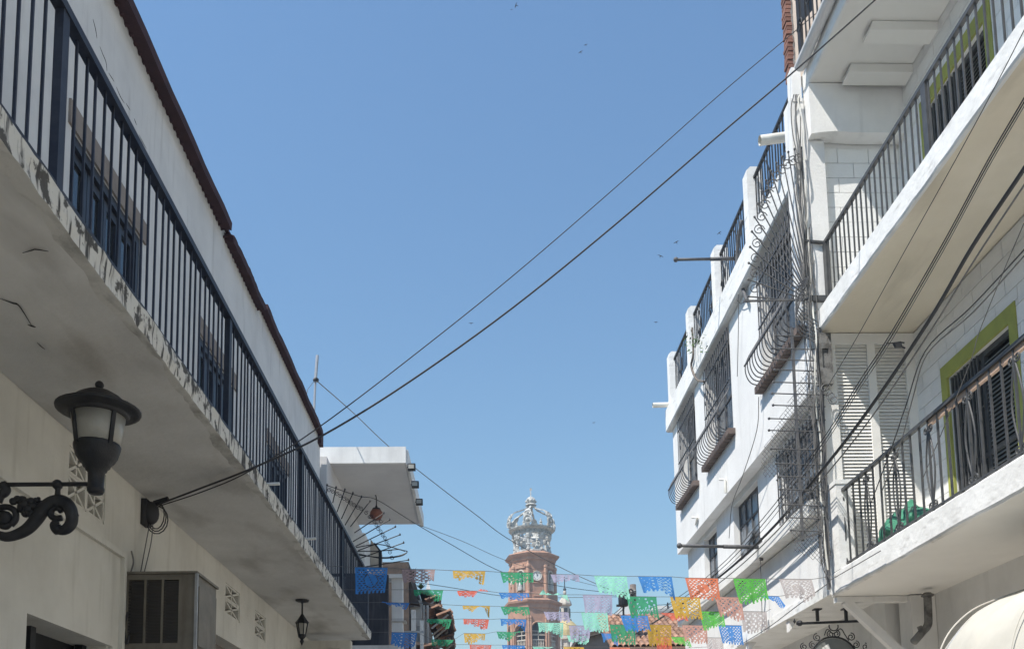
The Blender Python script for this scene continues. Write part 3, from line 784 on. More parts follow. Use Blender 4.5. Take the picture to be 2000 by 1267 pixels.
# painted blocks, one by one, slightly proud of the joints
BL, BH = 0.40, 0.20
blk = MB().box(-0.012, 0.014, -0.5, 0.5, 0.0, 1.0).mesh('painted_block_x', M['white_b'])
G = 0.004
def lay_x(parent, x, ya, yb, za, zb, holes):
    """running bond; blocks meeting a door surround are cut to fit it"""
    k = 0
    z = za
    ex = [(h[0]-0.132, h[1]+0.132, h[3]+0.172) for h in holes]
    while z+0.05 <= zb:
        y = yb - (BL/2 if k % 2 else BL)
        while y+BL > ya:
            todo = [(y, min(y+BL, yb), z, min(z+BH, zb))]
            for (h0, h1, ht) in ex:
                nxt = []
                for (a, b, c, d) in todo:
                    if b <= h0 or a >= h1 or c >= ht: nxt.append((a, b, c, d)); continue
                    m_ = min(d, ht)
                    if a < h0: nxt.append((a, h0, c, m_))
                    if b > h1: nxt.append((h1, b, c, m_))
                    if d > ht: nxt.append((a, b, ht, d))
                todo = nxt
            for (a, b, c, d) in todo:
                if b-a > 0.03 and d-c > 0.03:
                    piece('block', blk, (x+random.uniform(-0.0015, 0.0015), (a+b)/2, c+G), parent, (0, 0, 0), (1, b-a-2*G, d-c-2*G))
            y -= BL
        z += BH; k += 1
lay_x(w1, XB+0.0, 7.2, 10.72, 4.43, 7.45, [lowdoor])
lay_x(w2, XB+0.0, 6.6, 10.72, 7.74, 10.68, [updoor, updoor2])
# balcony slabs
def right_slab(name, z0, z1, lip, soff, y1=YE, seed=1):
    rr = random.Random(seed)
    m = MB()
    ys = []
    y = -6.0
    while y < y1: ys.append(y); y += 0.12
    ys.append(y1)
    K = 7
    for t in ys:
        j = 0.006*rr.uniform(-1, 1); j2 = 0.012*math.sin(t*3.1+seed)+0.008*rr.uniform(-1, 1)
        m.v += [(XB+0.004, t, z0+0.004), (XR+0.045, t, z0+0.003), (XR+0.012+j, t, z0+0.008+j2*0.45), (XR+j*0.6, t, z0+0.03+j2*0.3), (XR+j*0.5, t, z1-0.02), (XR+0.02, t, z1+0.004*rr.uniform(-1, 1)), (XB+0.004, t, z1)]
    for i in range(len(ys)-1):
        for k in range(K-1):
            m.f.append((i*K+k, i*K+k+1, (i+1)*K+k+1, (i+1)*K+k)); m.m.append(0 if k == 0 else 1)
    m.f.append(tuple(range(K))); m.m.append(1)
    n0 = (len(ys)-1)*K
    m.f.append(tuple(n0+k for k in range(K))); m.m.append(1)
    return m.build(name, [soff, M['white_edge']], apt)
s1 = right_slab('balcony_slab', 4.14, 4.42, 0, M['soffit_c'], seed=2)
s2 = right_slab('balcony_slab', 7.45, 7.73, 0, M['soffit_b'], seed=5)
s3 = right_slab('balcony_slab', 10.68, 10.95, 0, M['soffit_c'], seed=9)
# gutter along the top balcony edge
g = MB()
gp = []
for k in range(9):
    a = PI + PI*k/8
    gp.append((0.075*math.cos(a), 0.075*math.sin(a)))
poly = [(XR-0.08+x, 0, 10.93+z) for x, z in gp] + [(XR-0.08+0.06*math.cos(2*PI-PI*k/8), 0, 10.93+0.06*math.sin(2*PI-PI*k/8)) for k in range(9)]
g.prism([(x, -4, z) for x, y, z in poly], (0, 14.55, 0))
g.build('gutter', M['d_soffit'], s3)
for (y0, y1) in ((9.57, 9.78), (10.20, 10.42), (8.3, 8.5), (7.0, 7.2)):
    MB().prism([(4.62, y0, 10.675), (4.59, y0+0.01, 10.575), (XB+0.0, y0+0.01, 10.575), (XB+0.0, y0, 10.675)], (0, y1-y0, 0)).build('ceiling_beam', M['soffit_c'], s3)
# end wall, second floor: beam, pilaster, painted blocks
ew = MB().wall('y', YE+0.012, YE+0.25, 4.22, XB+0.004, 7.735, 10.675).build('end_wall', M['white_b'], apt)
blk_y = MB().box(-BL/2+0.004, BL/2-0.004, -0.02, 0.006, 0.004, BH-0.004).mesh('painted_block_y', M['white_b'])
blk_yh = MB().box(-BL/4+0.004, BL/4-0.004, -0.02, 0.006, 0.004, BH-0.004).mesh('painted_half_block_y', M['white_b'])
for k in range(11):
    z = 7.74+k*BH
    xs = [4.60, 5.0] if k % 2 else [4.80, 5.2]
    for x in xs: piece('block', blk_y, (x, YE+0.012+random.uniform(-.002, .002), z), ew)
    if k % 2:
        piece('half_block', blk_yh, (5.30, YE+0.012, z), ew)
    else:
        piece('half_block', blk_yh, (4.50, YE+0.012, z), ew)
MB().prism([(4.20, YE-0.22, 9.98), (4.20, YE-0.22, 10.67), (XB, YE-0.22, 10.67), (XB, YE-0.22, 10.0), (4.75, YE-0.22, 10.0), (4.5, YE-0.22, 10.02), (4.3, YE-0.22, 10.0)], (0, 0.215, 0)).build('end_beam', M['white'], ew)
MB().box(4.19, 4.40, YE-0.1, YE-0.015, 7.735, 9.975).build('pilaster', M['white'], ew)
MB().box(4.02, 4.19, YE-0.05, YE+0.2, 7.74, 10.6).build('corner_pier', M['white'], ew)
# end wall, third floor, with a raw brick edge
ew3 = MB().box(4.16, XB, YE+0.02, YE+0.2, 10.96, 14.0).build('upper_end_wall', M['pink'], apt)
MB().box(4.085, 4.158, YE+0.06, YE+0.2, 10.7, 14.0).build('mortar_bed', M['mortar'], ew3)
bk = MB().box(-0.042, 0.03, -0.075, 0.075, 0, 0.044).mesh('edge_brick', M['brick'])
for i in range(50):
    piece('brick', bk, (4.10+random.uniform(-.008, .008), YE+0.11+random.uniform(-.006, .006), 10.98+i*0.06), ew3, (0, 0, random.uniform(-.05, .05)))
MB().box(4.05, 4.17, YE-0.06, YE+0.1, 10.55, 11.02).build('corner_cap', M['white'], ew3)
# first floor end: louvred partition
lp = MB().box(4.21, 4.40, YE-0.06, YE+0.04, 4.42, 7.44).box(4.795, 4.895, YE-0.06, YE+0.04, 4.42, 7.3).box(5.27, XB, YE-0.06, YE+0.04, 4.42, 7.44).box(4.40, 5.27, YE-0.058, YE+0.038, 7.30, 7.44)
lp = lp.build('louvre_partition', M['louver'], apt)
MB().box(4.40, 5.27, YE+0.045, YE+0.06, 4.42, 7.4).build('backing', M['louver'], lp)
for (xa, xb) in ((4.40, 4.795), (4.895, 5.27)):
    sm = MB().prism([(xa, -0.026, 0.0), (xa, -0.017, -0.002), (xa, 0.016, 0.055), (xa, 0.008, 0.057)], (xb-xa, 0, 0)).mesh('louvre_slat', M['louver'])
    for i in range(66):
        piece('slat', sm, (0, YE-0.015, 4.44+i*0.0435), lp, (random.uniform(-0.05, 0.05), 0, 0))
MB().box(4.21, 4.39, YE-0.3, YE-0.07, 4.42, 5.44).box(4.20, 4.40, YE-0.31, YE-0.065, 5.44, 5.49).build('corner_pillar', M['white_edge'], apt)
# doors with lime surrounds
def limed_door(y0, y1, z0, z1, bars):
    x = XB-0.004
    t = MB().box(x-0.02, x+0.05, y0-0.13, y0-0.002, z0, z1+0.17).box(x-0.02, x+0.05, y1+0.002, y1+0.13, z0, z1+0.17).box(x-0.02, x+0.05, y0-0.002, y1+0.002, z1+0.002, z1+0.17)
    d = t.build('door_surround', M['lime'], apt)
    MB().box(x+0.16, x+0.2, y0, y1, z0, z1).build('dark_opening', M['dark'], d)
    fr = MB()
    for yy in (y0, (y0+y1)/2-0.03, y1-0.06): fr.box(x+0.05, x+0.10, yy, yy+0.06, z0, z1-0.06)
    fr.box(x+0.05, x+0.10, y0, y1, z1-0.06, z1-0.002).box(x+0.052, x+0.098, y0+0.06, y1-0.06, z0+0.95, z0+1.0)
    fr.build('frame', M['rail_b'], d)
    MB().box(x+0.07, x+0.08, (y0+y1)/2+0.03, y1-0.06, z0, z1-0.06).build('pane', M['glass'], d)
    sl_ = MB().prism([(-0.012, 0, 0.0), (-0.02, 0, 0.0), (0.012, 0, 0.04), (0.02, 0, 0.04)], (0, (y1-y0)/2-0.095, 0)).mesh('shutter_slat', M['shutter'])
    n = int((z1-z0-0.12)/0.048)
    for i in range(n):
        piece('slat', sl_, (x+0.075, y0+0.062, z0+0.03+i*0.048), d)
    if bars:
        bm = MB().box(-0.009, 0.009, -0.009, 0.009, 0, z1-z0-0.04).mesh('door_bar', M['rail_b'])
        for i in range(9):
            piece('bar', bm, (x+0.02, (y0+y1)/2+0.04+i*0.068, z0+0.02), d)
        bb = MB().bar((x+0.035, (y0+y1)/2, z0+0.35), (x+0.035, y1, z0+0.35), 0.012).bar((x+0.035, (y0+y1)/2, z0+1.5), (x+0.035, y1, z0+1.5), 0.012)
        bb.build('crossbar', M['rail_b'], d)
limed_door(*lowdoor, True); limed_door(*updoor, True); limed_door(*lowdoor2, False); limed_door(*updoor2, False)
# under the first balcony: beam, brace, pier
MB().box(4.24, 5.12, YE-0.05, YE+0.05, 4.07, 4.138).build('end_joist', M['white'], apt)
MB().bar((4.36, YE, 4.09), (5.12, YE, 3.32), 0.10, 0.10, (0, 1, 0)).build('diagonal_brace', M['white'], apt)
MB().box(5.10, XB-0.005, YE-0.12, YE+0.2, 0.13, 4.13).build('pier', M['white'], apt)
pp = MB()
q = [P(1811, 1157, y=10.3), P(1813, 1200, y=10.3), P(1812, 1220, y=10.28), P(1800, 1235, y=10.25), P(1785, 1252, y=10.2)]
pp.tube(curve(q, 4), 0.045, 10).lathe([(0.07, -0.01), (0.07, 0.01), (0.05, 0.02)], q[0]+Vector((0, 0, -.03)), 10)
dp = pp.build('drain_pipe', M['pipe_grey'], apt, True)
MB().tube([P(1800, 1233, y=10.25), P(1795, 1222, y=10.25)], 0.028, 8).build('valve', M['pipe_grey'], dp)

# ---- railings
def simple_railing(name, label, x, z0, z1, ya, yb, sp, posts, m):
    t = thing(name, (x, (ya+yb)/2, z0), label, 'railing')
    MB().box(x-0.022, x+0.022, ya, yb, z1-0.04, z1).build('top_rail', m, t)
    MB().box(x-0.015, x+0.015, ya, yb, z0+0.05, z0+0.07).build('bottom_rail', m, t)
    bm = MB().box(-0.008, 0.008, -0.008, 0.008, 0, z1-z0-0.04).mesh(name+'_bar', m)
    pm = MB().box(-0.02, 0.02, -0.045, 0.045, 0, z1-z0-0.04).mesh(name+'_post', m)
    for p in posts: piece('post', pm, (x, p, z0), t)
    y = ya+sp/2
    while y < yb-0.02:
        if all(abs(y-p) > 0.055 for p in posts):
            piece('bar', bm, (x+random.uniform(-.002, .002), y, z0), t, (random.uniform(-.006, .006), random.uniform(-.006, .006), 0))
        y += sp
    return t
r2 = simple_railing('balcony_railing', 'grey upright-bar railing of the sunlit upper right balcony', XR+0.12, 7.73, 8.60, 2.5, 10.62, 0.122, [10.58, 8.0, 5.4, 2.6], M['rail_b'])
MB().bar((XR+0.12, 10.6, 8.585), (XR-0.12, 10.62, 8.62), 0.03).bar((XR+0.10, 10.6, 7.85), (XR-0.12, 10.62, 7.86), 0.05, 0.07).build('wall_stay', M['rail_b'], r2)
# lower railing with lens shaped ornaments
XLR = XR+0.09
r1 = thing('balcony_railing', (XLR, 7, 4.42), 'ornamental railing with lens shaped scrolls on the lower right balcony', 'railing')
MB().box(XLR-0.022, XLR+0.022, 2.5, 10.56, 5.345, 5.38).build('top_rail', M['rail_b'], r1)
MB().box(XLR+0.0, XLR+0.03, 2.5, 8.35, 5.29, 5.343).build('rail_bounce_strip', M['peach'], r1)  # added strip: its peach colour imitates bounced light on the rail's underside
MB().box(XLR-0.012, XLR+0.012, 2.5, 10.56, 4.47, 4.49).build('bottom_rail', M['rail_b'], r1)
bm1 = MB().box(-0.009, 0.009, -0.009, 0.009, 0, 0.93).mesh('lower_bar', M['rail_b'])
om = MB()
for sg in (1, -1):
    om.tube(curve([(0, sg*0.012, 0.12), (0, sg*0.06, 0.3), (0, sg*0.08, 0.46), (0, sg*0.06, 0.62), (0, sg*0.012, 0.8)], 5), 0.0085, 6)
    for zc, sz in ((0.085, -1), (0.835, 1)):
        om.tube(spiral((0, sg*0.045, zc), 0.042, 0.012, 0 if sg < 0 else PI, 1.2*sg*sz, (0, 1, 0), (0, 0, 1), 14), 0.0085, 6)
om = om.mesh('lens_ornament', M['rail_b'])
y = 10.50
k = 0
while y > 2.6:
    if k % 4 == 0:
        piece('ornament', om, (XLR, y, 4.43), r1)
    piece('bar', bm1, (XLR, y+0.001, 4.425), r1, (random.uniform(-.008, .008), 0, 0))
    y -= 0.18; k += 1
# top railing, seen from below above the gutter
r3 = simple_railing('balcony_railing', 'dark railing with curled ironwork above the gutter of the top right balcony', XR-0.05, 11.0, 11.95, 2.5, 10.62, 0.13, [10.55], M['iron'])
for i in range(6):
    MB().tube(spiral((XR-0.07, 10.5-i*0.3, 11.45+0.1*(i % 2)), 0.1, 0.02, i, 1.5, (0, 1, 0), (0, 0, 1), 20), 0.008, 5).build('scroll', M['iron'], r3)
MB().prism([(XR-0.06, 10.56, 11.5), (XR-0.06, 10.56, 11.9), (XR-0.02, 10.2, 11.9), (XR-0.02, 10.2, 11.4)], (0.01, 0, 0)).build('corner_plate', M['iron'], r3)

# ---- green sack on the lower balcony
gb = MB()
gc = Vector((4.56, 9.45, 4.42))
nu, nv = 84, 30
vs = []
rg = random.Random(4)
ph = [rg.uniform(0, 6.28) for _ in range(8)]
for j in range(nv+1):
    t = j/nv
    for i in range(nu):
        a = 2*PI*i/nu
        fold = 1+0.16*math.sin(5*a+ph[0]+4*t)+0.10*math.sin(9*a+ph[1]-6*t)+0.07*math.sin(15*a+ph[2]+9*t)
        r = 0.30*math.sin(PI*(0.12+0.80*t))**0.7*fold
        zz = 0.40*t*(1+0.22*math.sin(a+ph[3])+0.10*math.sin(3*a+ph[4]))
        vs.append(gc+Vector((r*math.cos(a)*0.75, r*math.sin(a)*1.35, 0.004+zz)))
fs = [(j*nu+i, j*nu+(i+1) % nu, (j+1)*nu+(i+1) % nu, (j+1)*nu+i) for j in range(nv) for i in range(nu)]
fs += [tuple(reversed(range(nu))), tuple(nv*nu+i for i in range(nu))]
tag(gb.add(vs, fs).build('plastic_sack', M['green_bag'], None, True), 'crumpled green plastic sack behind the lower right balcony railing', 'sack')

# ---- shop awning
aw = thing('shop_awning', (5.3, 6.8, 2.6), 'bulging off-white fabric awning under the lower right balcony', 'awning')
prof = [(XB-0.01, 3.78), (5.15, 3.70), (4.88, 3.61), (4.6, 3.52), (4.36, 3.42), (4.16, 3.25), (4.04, 3.05), (3.97, 2.8), (3.95, 2.55)]
pr = curve([(x, 0, z) for x, z in prof], 4)
am_ = MB()
nn = len(pr)
ysA = [3.0+0.1*i for i in range(51)]
for yi, yv in enumerate(ysA):
    for k, p in enumerate(pr):
        t = k/(nn-1)
        sag = 0.05*math.sin(PI*t)*(0.5+0.5*math.cos(2*PI*(yv-3.0)/1.25))
        wr = 0.026*math.sin(yv*7+7*t)*math.sin(PI*t)+0.018*math.sin(yv*15-12*t)*math.sin(PI*t)
        am_.v.append((p.x+sag*0.5, yv+0.10*math.sin(9*t)*(1 if yi == 50 else 0)*0.3, p.z-sag+wr))
for yi in range(len(ysA)-1):
    for k in range(nn-1):
        am_.f.append((yi*nn+k, yi*nn+k+1, (yi+1)*nn+k+1, (yi+1)*nn+k)); am_.m.append(0)
am_.build('fabric', M['awning'], aw, True)
side = MB()
ring = [(p.x, 8.0, p.z) for p in pr] + [(XB-0.01, 8.0, 2.55)]
side.add(ring, [tuple(range(len(ring)))])
for yv in (4.25, 5.5, 6.75, 7.92):
    MB().tube([(p.x-0.004, yv, p.z+0.006) for p in pr], 0.007, 5).build('seam', M['awning'], aw)
for yv in (3.05, 5.5, 7.9):
    MB().tube([(p.x+0.03, yv, p.z-0.05) for p in pr], 0.014, 6).build('hoop', M['steel'], aw)

# ================================================================== WHITE HOUSE WITH WINDOW GRILLES (right, beyond)
YN, YF = 10.99, 19.1
gh = thing('grille_window_house', (7, 15, 0), 'sunlit white corner house with bulging window grilles and roof railing', 'house')
XU, XLo = 4.20, 4.40                         # upper front stands proud of the lower one
upw = [(17.05, 18.5), (14.5, 16.2), (11.15, 12.85)]
loww = [(16.6, 17.6), (14.0, 15.45), (11.25, 12.98)]
MB().wall('x', XU, XU+0.3, YN, YF, 6.85, 9.60, [(a, b, 7.75, 9.602) for a, b in upw]).build('upper_front', M['white'], gh)
MB().wall('x', XLo, XLo+0.3, YN, YF-0.1, 4.34, 6.848, [(a, b, 5.60, 6.74) for a, b in loww]).build('lower_front', M['white'], gh)
MB().box(4.5, 12, YF-0.1, YF, 0.0, 9.9).build('far_wall', M['white'], gh)
MB().box(4.52, 12, YN, YN+0.1, 4.3, 9.9).build('near_wall', M['white'], gh)
MB().box(5.0, 12, YN+.1, YF-0.1, 0.0, 9.5).build('core', M['white'], gh)
MB().box(XU+0.302, 5.2, YN+.1, YF-0.1, 9.56, 9.6).box(XLo+0.302, 5.0, YN+.1, YF-.1, 6.80, 6.848).box(XLo+0.302, 5.0, YN+.1, YF-.1, 5.3, 5.4).build('floor_slab', M['soffit_c'], gh)
MB().prism([(XU-0.1, YN, 9.605), (XU-0.12, YN, 9.63), (XU-0.12, YN, 10.08), (XU-0.05, YN, 10.12), (4.7, YN, 10.12), (4.7, YN, 9.605)], (0, YF-YN+0.12, 0)).build('parapet', M['white_edge'], gh)
MB().prism([(XLo-0.02, YN, 5.20), (XU-0.12, YN, 5.24), (XU-0.12, YN, 5.42), (XLo-0.02, YN, 5.5)], (0, YF-YN-0.3, 0)).build('sill_band', M['white_edge'], gh)
MB().box(4.235, XLo-0.001, YN, YF-0.25, 4.337, 5.198).build('plinth_wall', M['white'], gh)
cs = MB().box(4.21, 5.8, YN-0.2, 21.0, 4.19, 4.335).build('street_canopy', M['white_edge'], gh)
for yy in (12.4, 14.4, 16.4, 18.4):
    MB().prism([(4.24, yy, 4.188), (4.24, yy, 4.02), (4.38, yy, 4.188)], (0, 0.12, 0)).build('corbel', M['white'], cs)
# upper windows
def belly_window(y0, y1):
    z0, z1 = 7.75, 9.6
    d = MB().box(XU+0.26, XU+0.29, y0, y1, z0, z1-0.002).build('window', M['dark'], gh)
    fr = MB()
    for i in range(4):
        yy = y0+(y1-y0-0.05)*i/3
        fr.box(XU+0.19, XU+0.24, yy, yy+0.05, z0, z1-0.05)
    for z in (z0, z0+0.9, z1-0.05): fr.box(XU+0.192, XU+0.238, y0, y1, z, z+0.048)
    fr.build('frame', M['iron_worn'], d)
    MB().box(XU+0.21, XU+0.215, y0+0.05, y1-0.05, z0+0.05, z1-0.06).build('pane', M['pane_dark'], d)
    # brick sill, brick by brick
    n = int((y1-y0+0.3)/0.125)
    sm = MB().box(-0.045, 0.076, -0.056, 0.056, 0.02, 0.115).mesh('sill_brick', M['sill'])
    for i in range(n):
        piece('brick', sm, (XU-0.08, y0-0.12+0.125*i+0.06, z0-0.125+random.uniform(-.004, .004)), d)
    # bulging grille
    prof_ = [(XU-0.03, z1-0.06), (XU-0.03, 8.62), (XU-0.035, 8.5), (XU-0.09, 8.38), (XU-0.20, 8.22), (XU-0.265, 8.05), (XU-0.255, 7.9), (XU-0.19, 7.79), (XU-0.08, 7.755)]
    q = [Vector((a, 0, b)) for a, b in prof_[:2]] + curve([(a, 0, b) for a, b in prof_[1:]], 3)[1:]
    bmx = MB().tube(q, 0.0085, 6).mesh('belly_bar', M['iron_grille'])
    n = int((y1-y0)/0.118)
    for i in range(n+1):
        piece('grille_bar', bmx, (0, y0+0.02+(y1-y0-0.04)*i/n, 0), d)
    for z, x in ((8.62, XU-0.03), (9.3, XU-0.03), (8.05, XU-0.27)):
        MB().box(x-0.012, x+0.012, y0, y1, z, z+0.018).build('grille_crossbar', M['iron_grille'], d)
    for i in range(n):
        yy = y0+0.02+(y1-y0-0.04)*(i+0.5)/n
        if i % 3 == 1:
            MB().tube(spiral((XU-0.03, yy, 8.9), 0.05, 0.012, 0, 1.5, (0, 1, 0), (0, 0, 1), 12), 0.006, 4).build('scroll', M['iron_grille'], d)
            MB().tube(spiral((XU-0.03, yy, 9.06), 0.05, 0.012, PI, 1.5, (0, 1, 0), (0, 0, 1), 12), 0.006, 4).build('scroll', M['iron_grille'], d)
for a, b in upw: belly_window(a, b)
def casement(y0, y1):
    z0, z1 = 5.60, 6.74
    d = MB().box(XLo+0.27, XLo+0.29, y0, y1, z0, z1).build('window', M['dark'], gh)
    nc = 4 if y1-y0 > 1.2 else 3
    fr = MB()
    for i in range(nc+1):
        yy = y0+(y1-y0-0.035)*i/nc
        fr.box(XLo+0.1, XLo+0.14, yy, yy+0.035, z0, z1)
    for j in range(4):
        z = z0+(z1-z0-0.03)*j/3
        fr.box(XLo+0.102, XLo+0.138, y0, y1, z, z+0.03)
    fr.build('frame', M['iron_worn'], d)
    for i in range(nc):
        for j in range(3):
            a, b = y0+(y1-y0-0.035)*i/nc+0.036, y0+(y1-y0-0.035)*(i+1)/nc-0.001
            lo, hi = z0+(z1-z0-0.03)*j/3+0.031, z0+(z1-z0-0.03)*(j+1)/3-0.001
            tx = random.uniform(-0.012, 0.012)
            MB().add([(XLo+0.12+tx, a, lo), (XLo+0.12-tx, b, lo), (XLo+0.12-tx*0.5, b, hi), (XLo+0.12+tx*0.5, a, hi), (XLo+0.124+tx, a, lo), (XLo+0.124-tx, b, lo), (XLo+0.124-tx*0.5, b, hi), (XLo+0.124+tx*0.5, a, hi)],
                     [(0, 1, 2, 3), (7, 6, 5, 4), (0, 4, 5, 1), (1, 5, 6, 2), (2, 6, 7, 3), (3, 7, 4, 0)]).build('pane', M['pane_grey'], d)
    if nc == 4:
        c = (y0+y1)/2
        MB().prism([(XLo+0.09, c-0.16, 6.1), (XLo+0.09, c+0.16, 6.1), (XLo-0.06, c+0.16, 5.75), (XLo-0.06, c-0.16, 5.75)], (-0.015, 0, 0.008)).build('open_vent_pane', M['pane_grey'], d)
for a, b in loww: casement(a, b)
# iron bars in front of the nearest lower window
bmw = MB().box(-0.008, 0.008, -0.008, 0.008, 0, 1.16).mesh('window_bar', M['iron_worn'])
gl = thing('window_grille', (XLo-0.04, 12.1, 5.6), 'flat iron bar grille over the nearest lower window of the white corner house', 'grille')
for i in range(13):
    piece('bar', bmw, (XLo-0.03, 11.27+i*0.14, 5.59), gl)
for z in (5.75, 6.05, 6.35, 6.65):
    MB().box(XLo-0.05, XLo-0.035, 11.25, 12.97, z, z+0.016).build('crossbar', M['iron_worn'], gl)
# roof pillars and railing
for i, (yy, lab) in enumerate([(19.05, 'farthest'), (17.15, 'third'), (15.1, 'second'), (13.05, 'nearest')]):
    z1 = 11.38
    mb = MB().prism([(XU-0.03, yy, 10.1), (XU-0.03, yy, z1-0.06), (XU+0.03, yy, z1), (XU+0.17, yy, z1), (XU+0.22, yy, z1-0.06), (XU+0.22, yy, 10.1)], (0, 0.22, 0))
    mb.build('parapet_pillar', M['white_edge'], gh)
rr_ = simple_railing('roof_railing', 'black upright-bar railing along the roof edge of the white corner house', XU+0.09, 10.12, 11.22, 11.0, 19.2, 0.115, [], M['iron'])
for i in range(9):
    yy = 11.5+i*0.85
    MB().tube(curve([(XU+0.07, yy, 10.2), (XU+0.06, yy+0.08, 10.45), (XU+0.07, yy-0.06, 10.7), (XU+0.06, yy+0.05, 11.0)], 5), 0.012, 5).tube(spiral((XU+0.065, yy+0.1, 10.6), 0.08, 0.02, 0, 1.4, (0, 1, 0), (0, 0, 1), 14), 0.008, 5).build('ornament', M['iron'], rr_)
# water spouts
for (a, b, yy, r, lab) in [((1275, 791), (1318, 790), 19.15, 0.055, 'white plastic roof spout at the far corner of the white house'), ((1484, 275), (1556, 265), 11.2, 0.065, 'white plastic roof spout near the tangled cables and gutter')]:
    A, B = P(*a, y=yy), P(*b, y=yy)
    t = thing('water_spout', B, lab, 'pipe')
    n = 12
    MB().tube([A, B], r, n, False).tube([B, A], r*0.86, n, False).build('pipe', M['pipe_white'], t, True)
    MB().lathe([(r*1.15, -0.02), (r*1.2, 0.0), (r*1.15, 0.02)], B, 10).build('collar', M['pipe_white'], t)
# flag poles
for (tip, root, yy, lab) in [((1320, 507), (1442, 505), 14.3, 'grey flag pole with ball tip jutting from the white house roof railing'), ((1327, 1065), (1483, 1068), 13.1, 'grey flag pole with ball tip beside the lower casement windows')]:
    A, B = P(*tip, y=yy), P(*root, y=yy)
    t = thing('flag_pole', B, lab, 'flag pole')
    MB().tube([A, A.lerp(B, 0.55)], 0.024, 8).tube([A.lerp(B, 0.55), B], 0.031, 8).build('pole', M['iron_worn'], t, True)
    MB().ball(A, 0.042, 10, 8).build('ball_tip', M['iron_worn'], t, True)
    MB().bar(B+Vector((0.02, 0, 0.14)), B+Vector((0.02, 0, -0.2)), 0.03, 0.05).build('mount', M['iron_worn'], t)
bz = thing('conduit_pipe', P(1452, 590, x=XU-0.03), 'grey bent conduit rising beside the fan of spikes on the white house', 'pipe')
MB().tube(curve([P(1449, 430, x=XU-0.02), P(1441, 480, x=XU-0.03), P(1440, 530, x=XU-0.04), P(1450, 560, x=XU-0.05), P(1459, 588, x=XU-0.06)], 5), 0.03, 7).build('conduit', M['iron_worn'], bz, True)
MB().tube(curve([P(1442, 545, x=XU-0.05), P(1437, 575, x=XU-0.05), P(1445, 592, x=XU-0.05), P(1458, 588, x=XU-0.05)], 5), 0.006, 5).build('wire', M['cable'], bz)
for (a, b) in [((1406, 936), (1417, 962)), ((1352, 1010), (1359, 1024))]:
    A = P(*a, x=XU-0.08); B = P(a[0]+10, a[1]+1, x=XU-0.03); Cc = P(*b, x=XU-0.03)
    tag(MB().tube([A, B, Cc], 0.022, 7).build('elbow_pipe', M['pipe_white']), 'small white elbow pipe on the white house wall, ' + ('nearer one' if a[0] > 1380 else 'farther one'), 'pipe', 'elbow pipes on the white wall')
# tufts growing out of the parapet
spt = thing('wall_plant', P(1362, 690, x=XU-0.14), 'green weed growing from the parapet of the white corner house', 'plant')
rq = random.Random(5)
for i in range(42):
    c = P(1340+rq.uniform(-3, 42), 668+rq.gauss(0, 14), x=XU-0.16-rq.uniform(0, 0.12))
    a = Vector((rq.gauss(0, 1), rq.gauss(0, 1), rq.gauss(0, 1))).normalized()
    b = a.orthogonal().normalized()
    MB().add([c-a*.05, c+b*.022, c+a*.05, c-b*.022], [(0, 1, 2, 3)]).build('leaf', M['leaf'], spt)
MB().tube(curve([P(1352, 640, x=XU-0.16), P(1354, 690, x=XU-0.16), P(1350, 715, x=XU-0.15), P(1360, 740, x=XU-0.14), P(1375, 745, x=XU-0.13)], 4), 0.02, 6).build('stem', M['wood_pole'], spt)
# ================================================================== GUARDS AT THE PARTY LINE
fg = thing('spiked_guard', (4.1, 10.62, 7.8), 'large grey iron fan of spikes and scrolls between the two white buildings', 'railing')
cF = Vector((4.12, 10.62, 7.82))
nsp = 15
for i in range(nsp):
    a = math.radians(2+ i*6.2)
    e = Vector((-0.78*math.cos(a), 0, 2.05*math.sin(a)))
    s_ = MB().tube([cF+e*0.12, cF+e], 0.0085, 5).build('spike', M['iron_worn'], fg)
    MB().ball(cF+e, 0.017, 6, 4).build('point', M['iron_worn'], s_)
    if i < nsp-1:
        a2 = math.radians(2+(i+0.5)*6.2)
        e2 = Vector((-0.70*math.cos(a2), 0, 1.9*math.sin(a2)))
        MB().tube(spiral(cF+e2, 0.075, 0.014, -0.4+a2, 1.5, (1, 0, 0), (0, 0, 1), 18), 0.0065, 5).build('scroll', M['iron_worn'], fg)
MB().bar(P(1452, 588, y=10.62), P(1630, 584, y=10.62), 0.02).build('base_bar', M['iron_worn'], fg)
for k in range(7):
    A = P(1560, 560+k*7, y=10.6)
    MB().tube(curve([P(1580, 540, y=10.58), P(1556, 560+k*9, y=10.55), P(1560, 600+k*8, y=10.55), P(1598, 630+k*7, y=10.58)], 5), 0.007, 5).build('hoop', M['iron_worn'], fg)
for s_ in (1, -1):
    MB().tube(spiral(P(1566, 572+s_*10, y=10.56), 0.06, 0.015, 0, 1.4*s_, (1, 0, 0), (0, 0, 1), 14), 0.007, 5).build('scroll', M['iron_worn'], fg)
mg = thing('mesh_guard', (4.0, 10.62, 4.7), 'iron rod guard with chain-link mesh on the party line below the fan', 'fence')
MB().bar(P(1546, 640, y=10.62), P(1568, 1056, y=10.62), 0.03).build('post', M['iron_worn'], mg)
MB().bar(P(1601, 640, y=10.62), P(1619, 1150, y=10.62), 0.035).build('post', M['iron_worn'], mg)
rods = [(1515, 655), (1508, 680), (1510, 702), (1513, 722), (1511, 746), (1508, 768), (1510, 791), (1502, 817), (1502, 840), (1506, 876), (1516, 905), (1520, 930), (1524, 955), (1530, 985), (1536, 1010), (1545, 1035)]
for (px, py) in rods:
    A = P(px, py, y=10.61); B = P(1612+(py-800)*0.02, py+3, y=10.61)
    r_ = MB().tube([A, B], 0.008, 5).build('rod', M['iron_worn'], mg)
    MB().ball(A, 0.018, 6, 4).build('point', M['iron_worn'], r_)
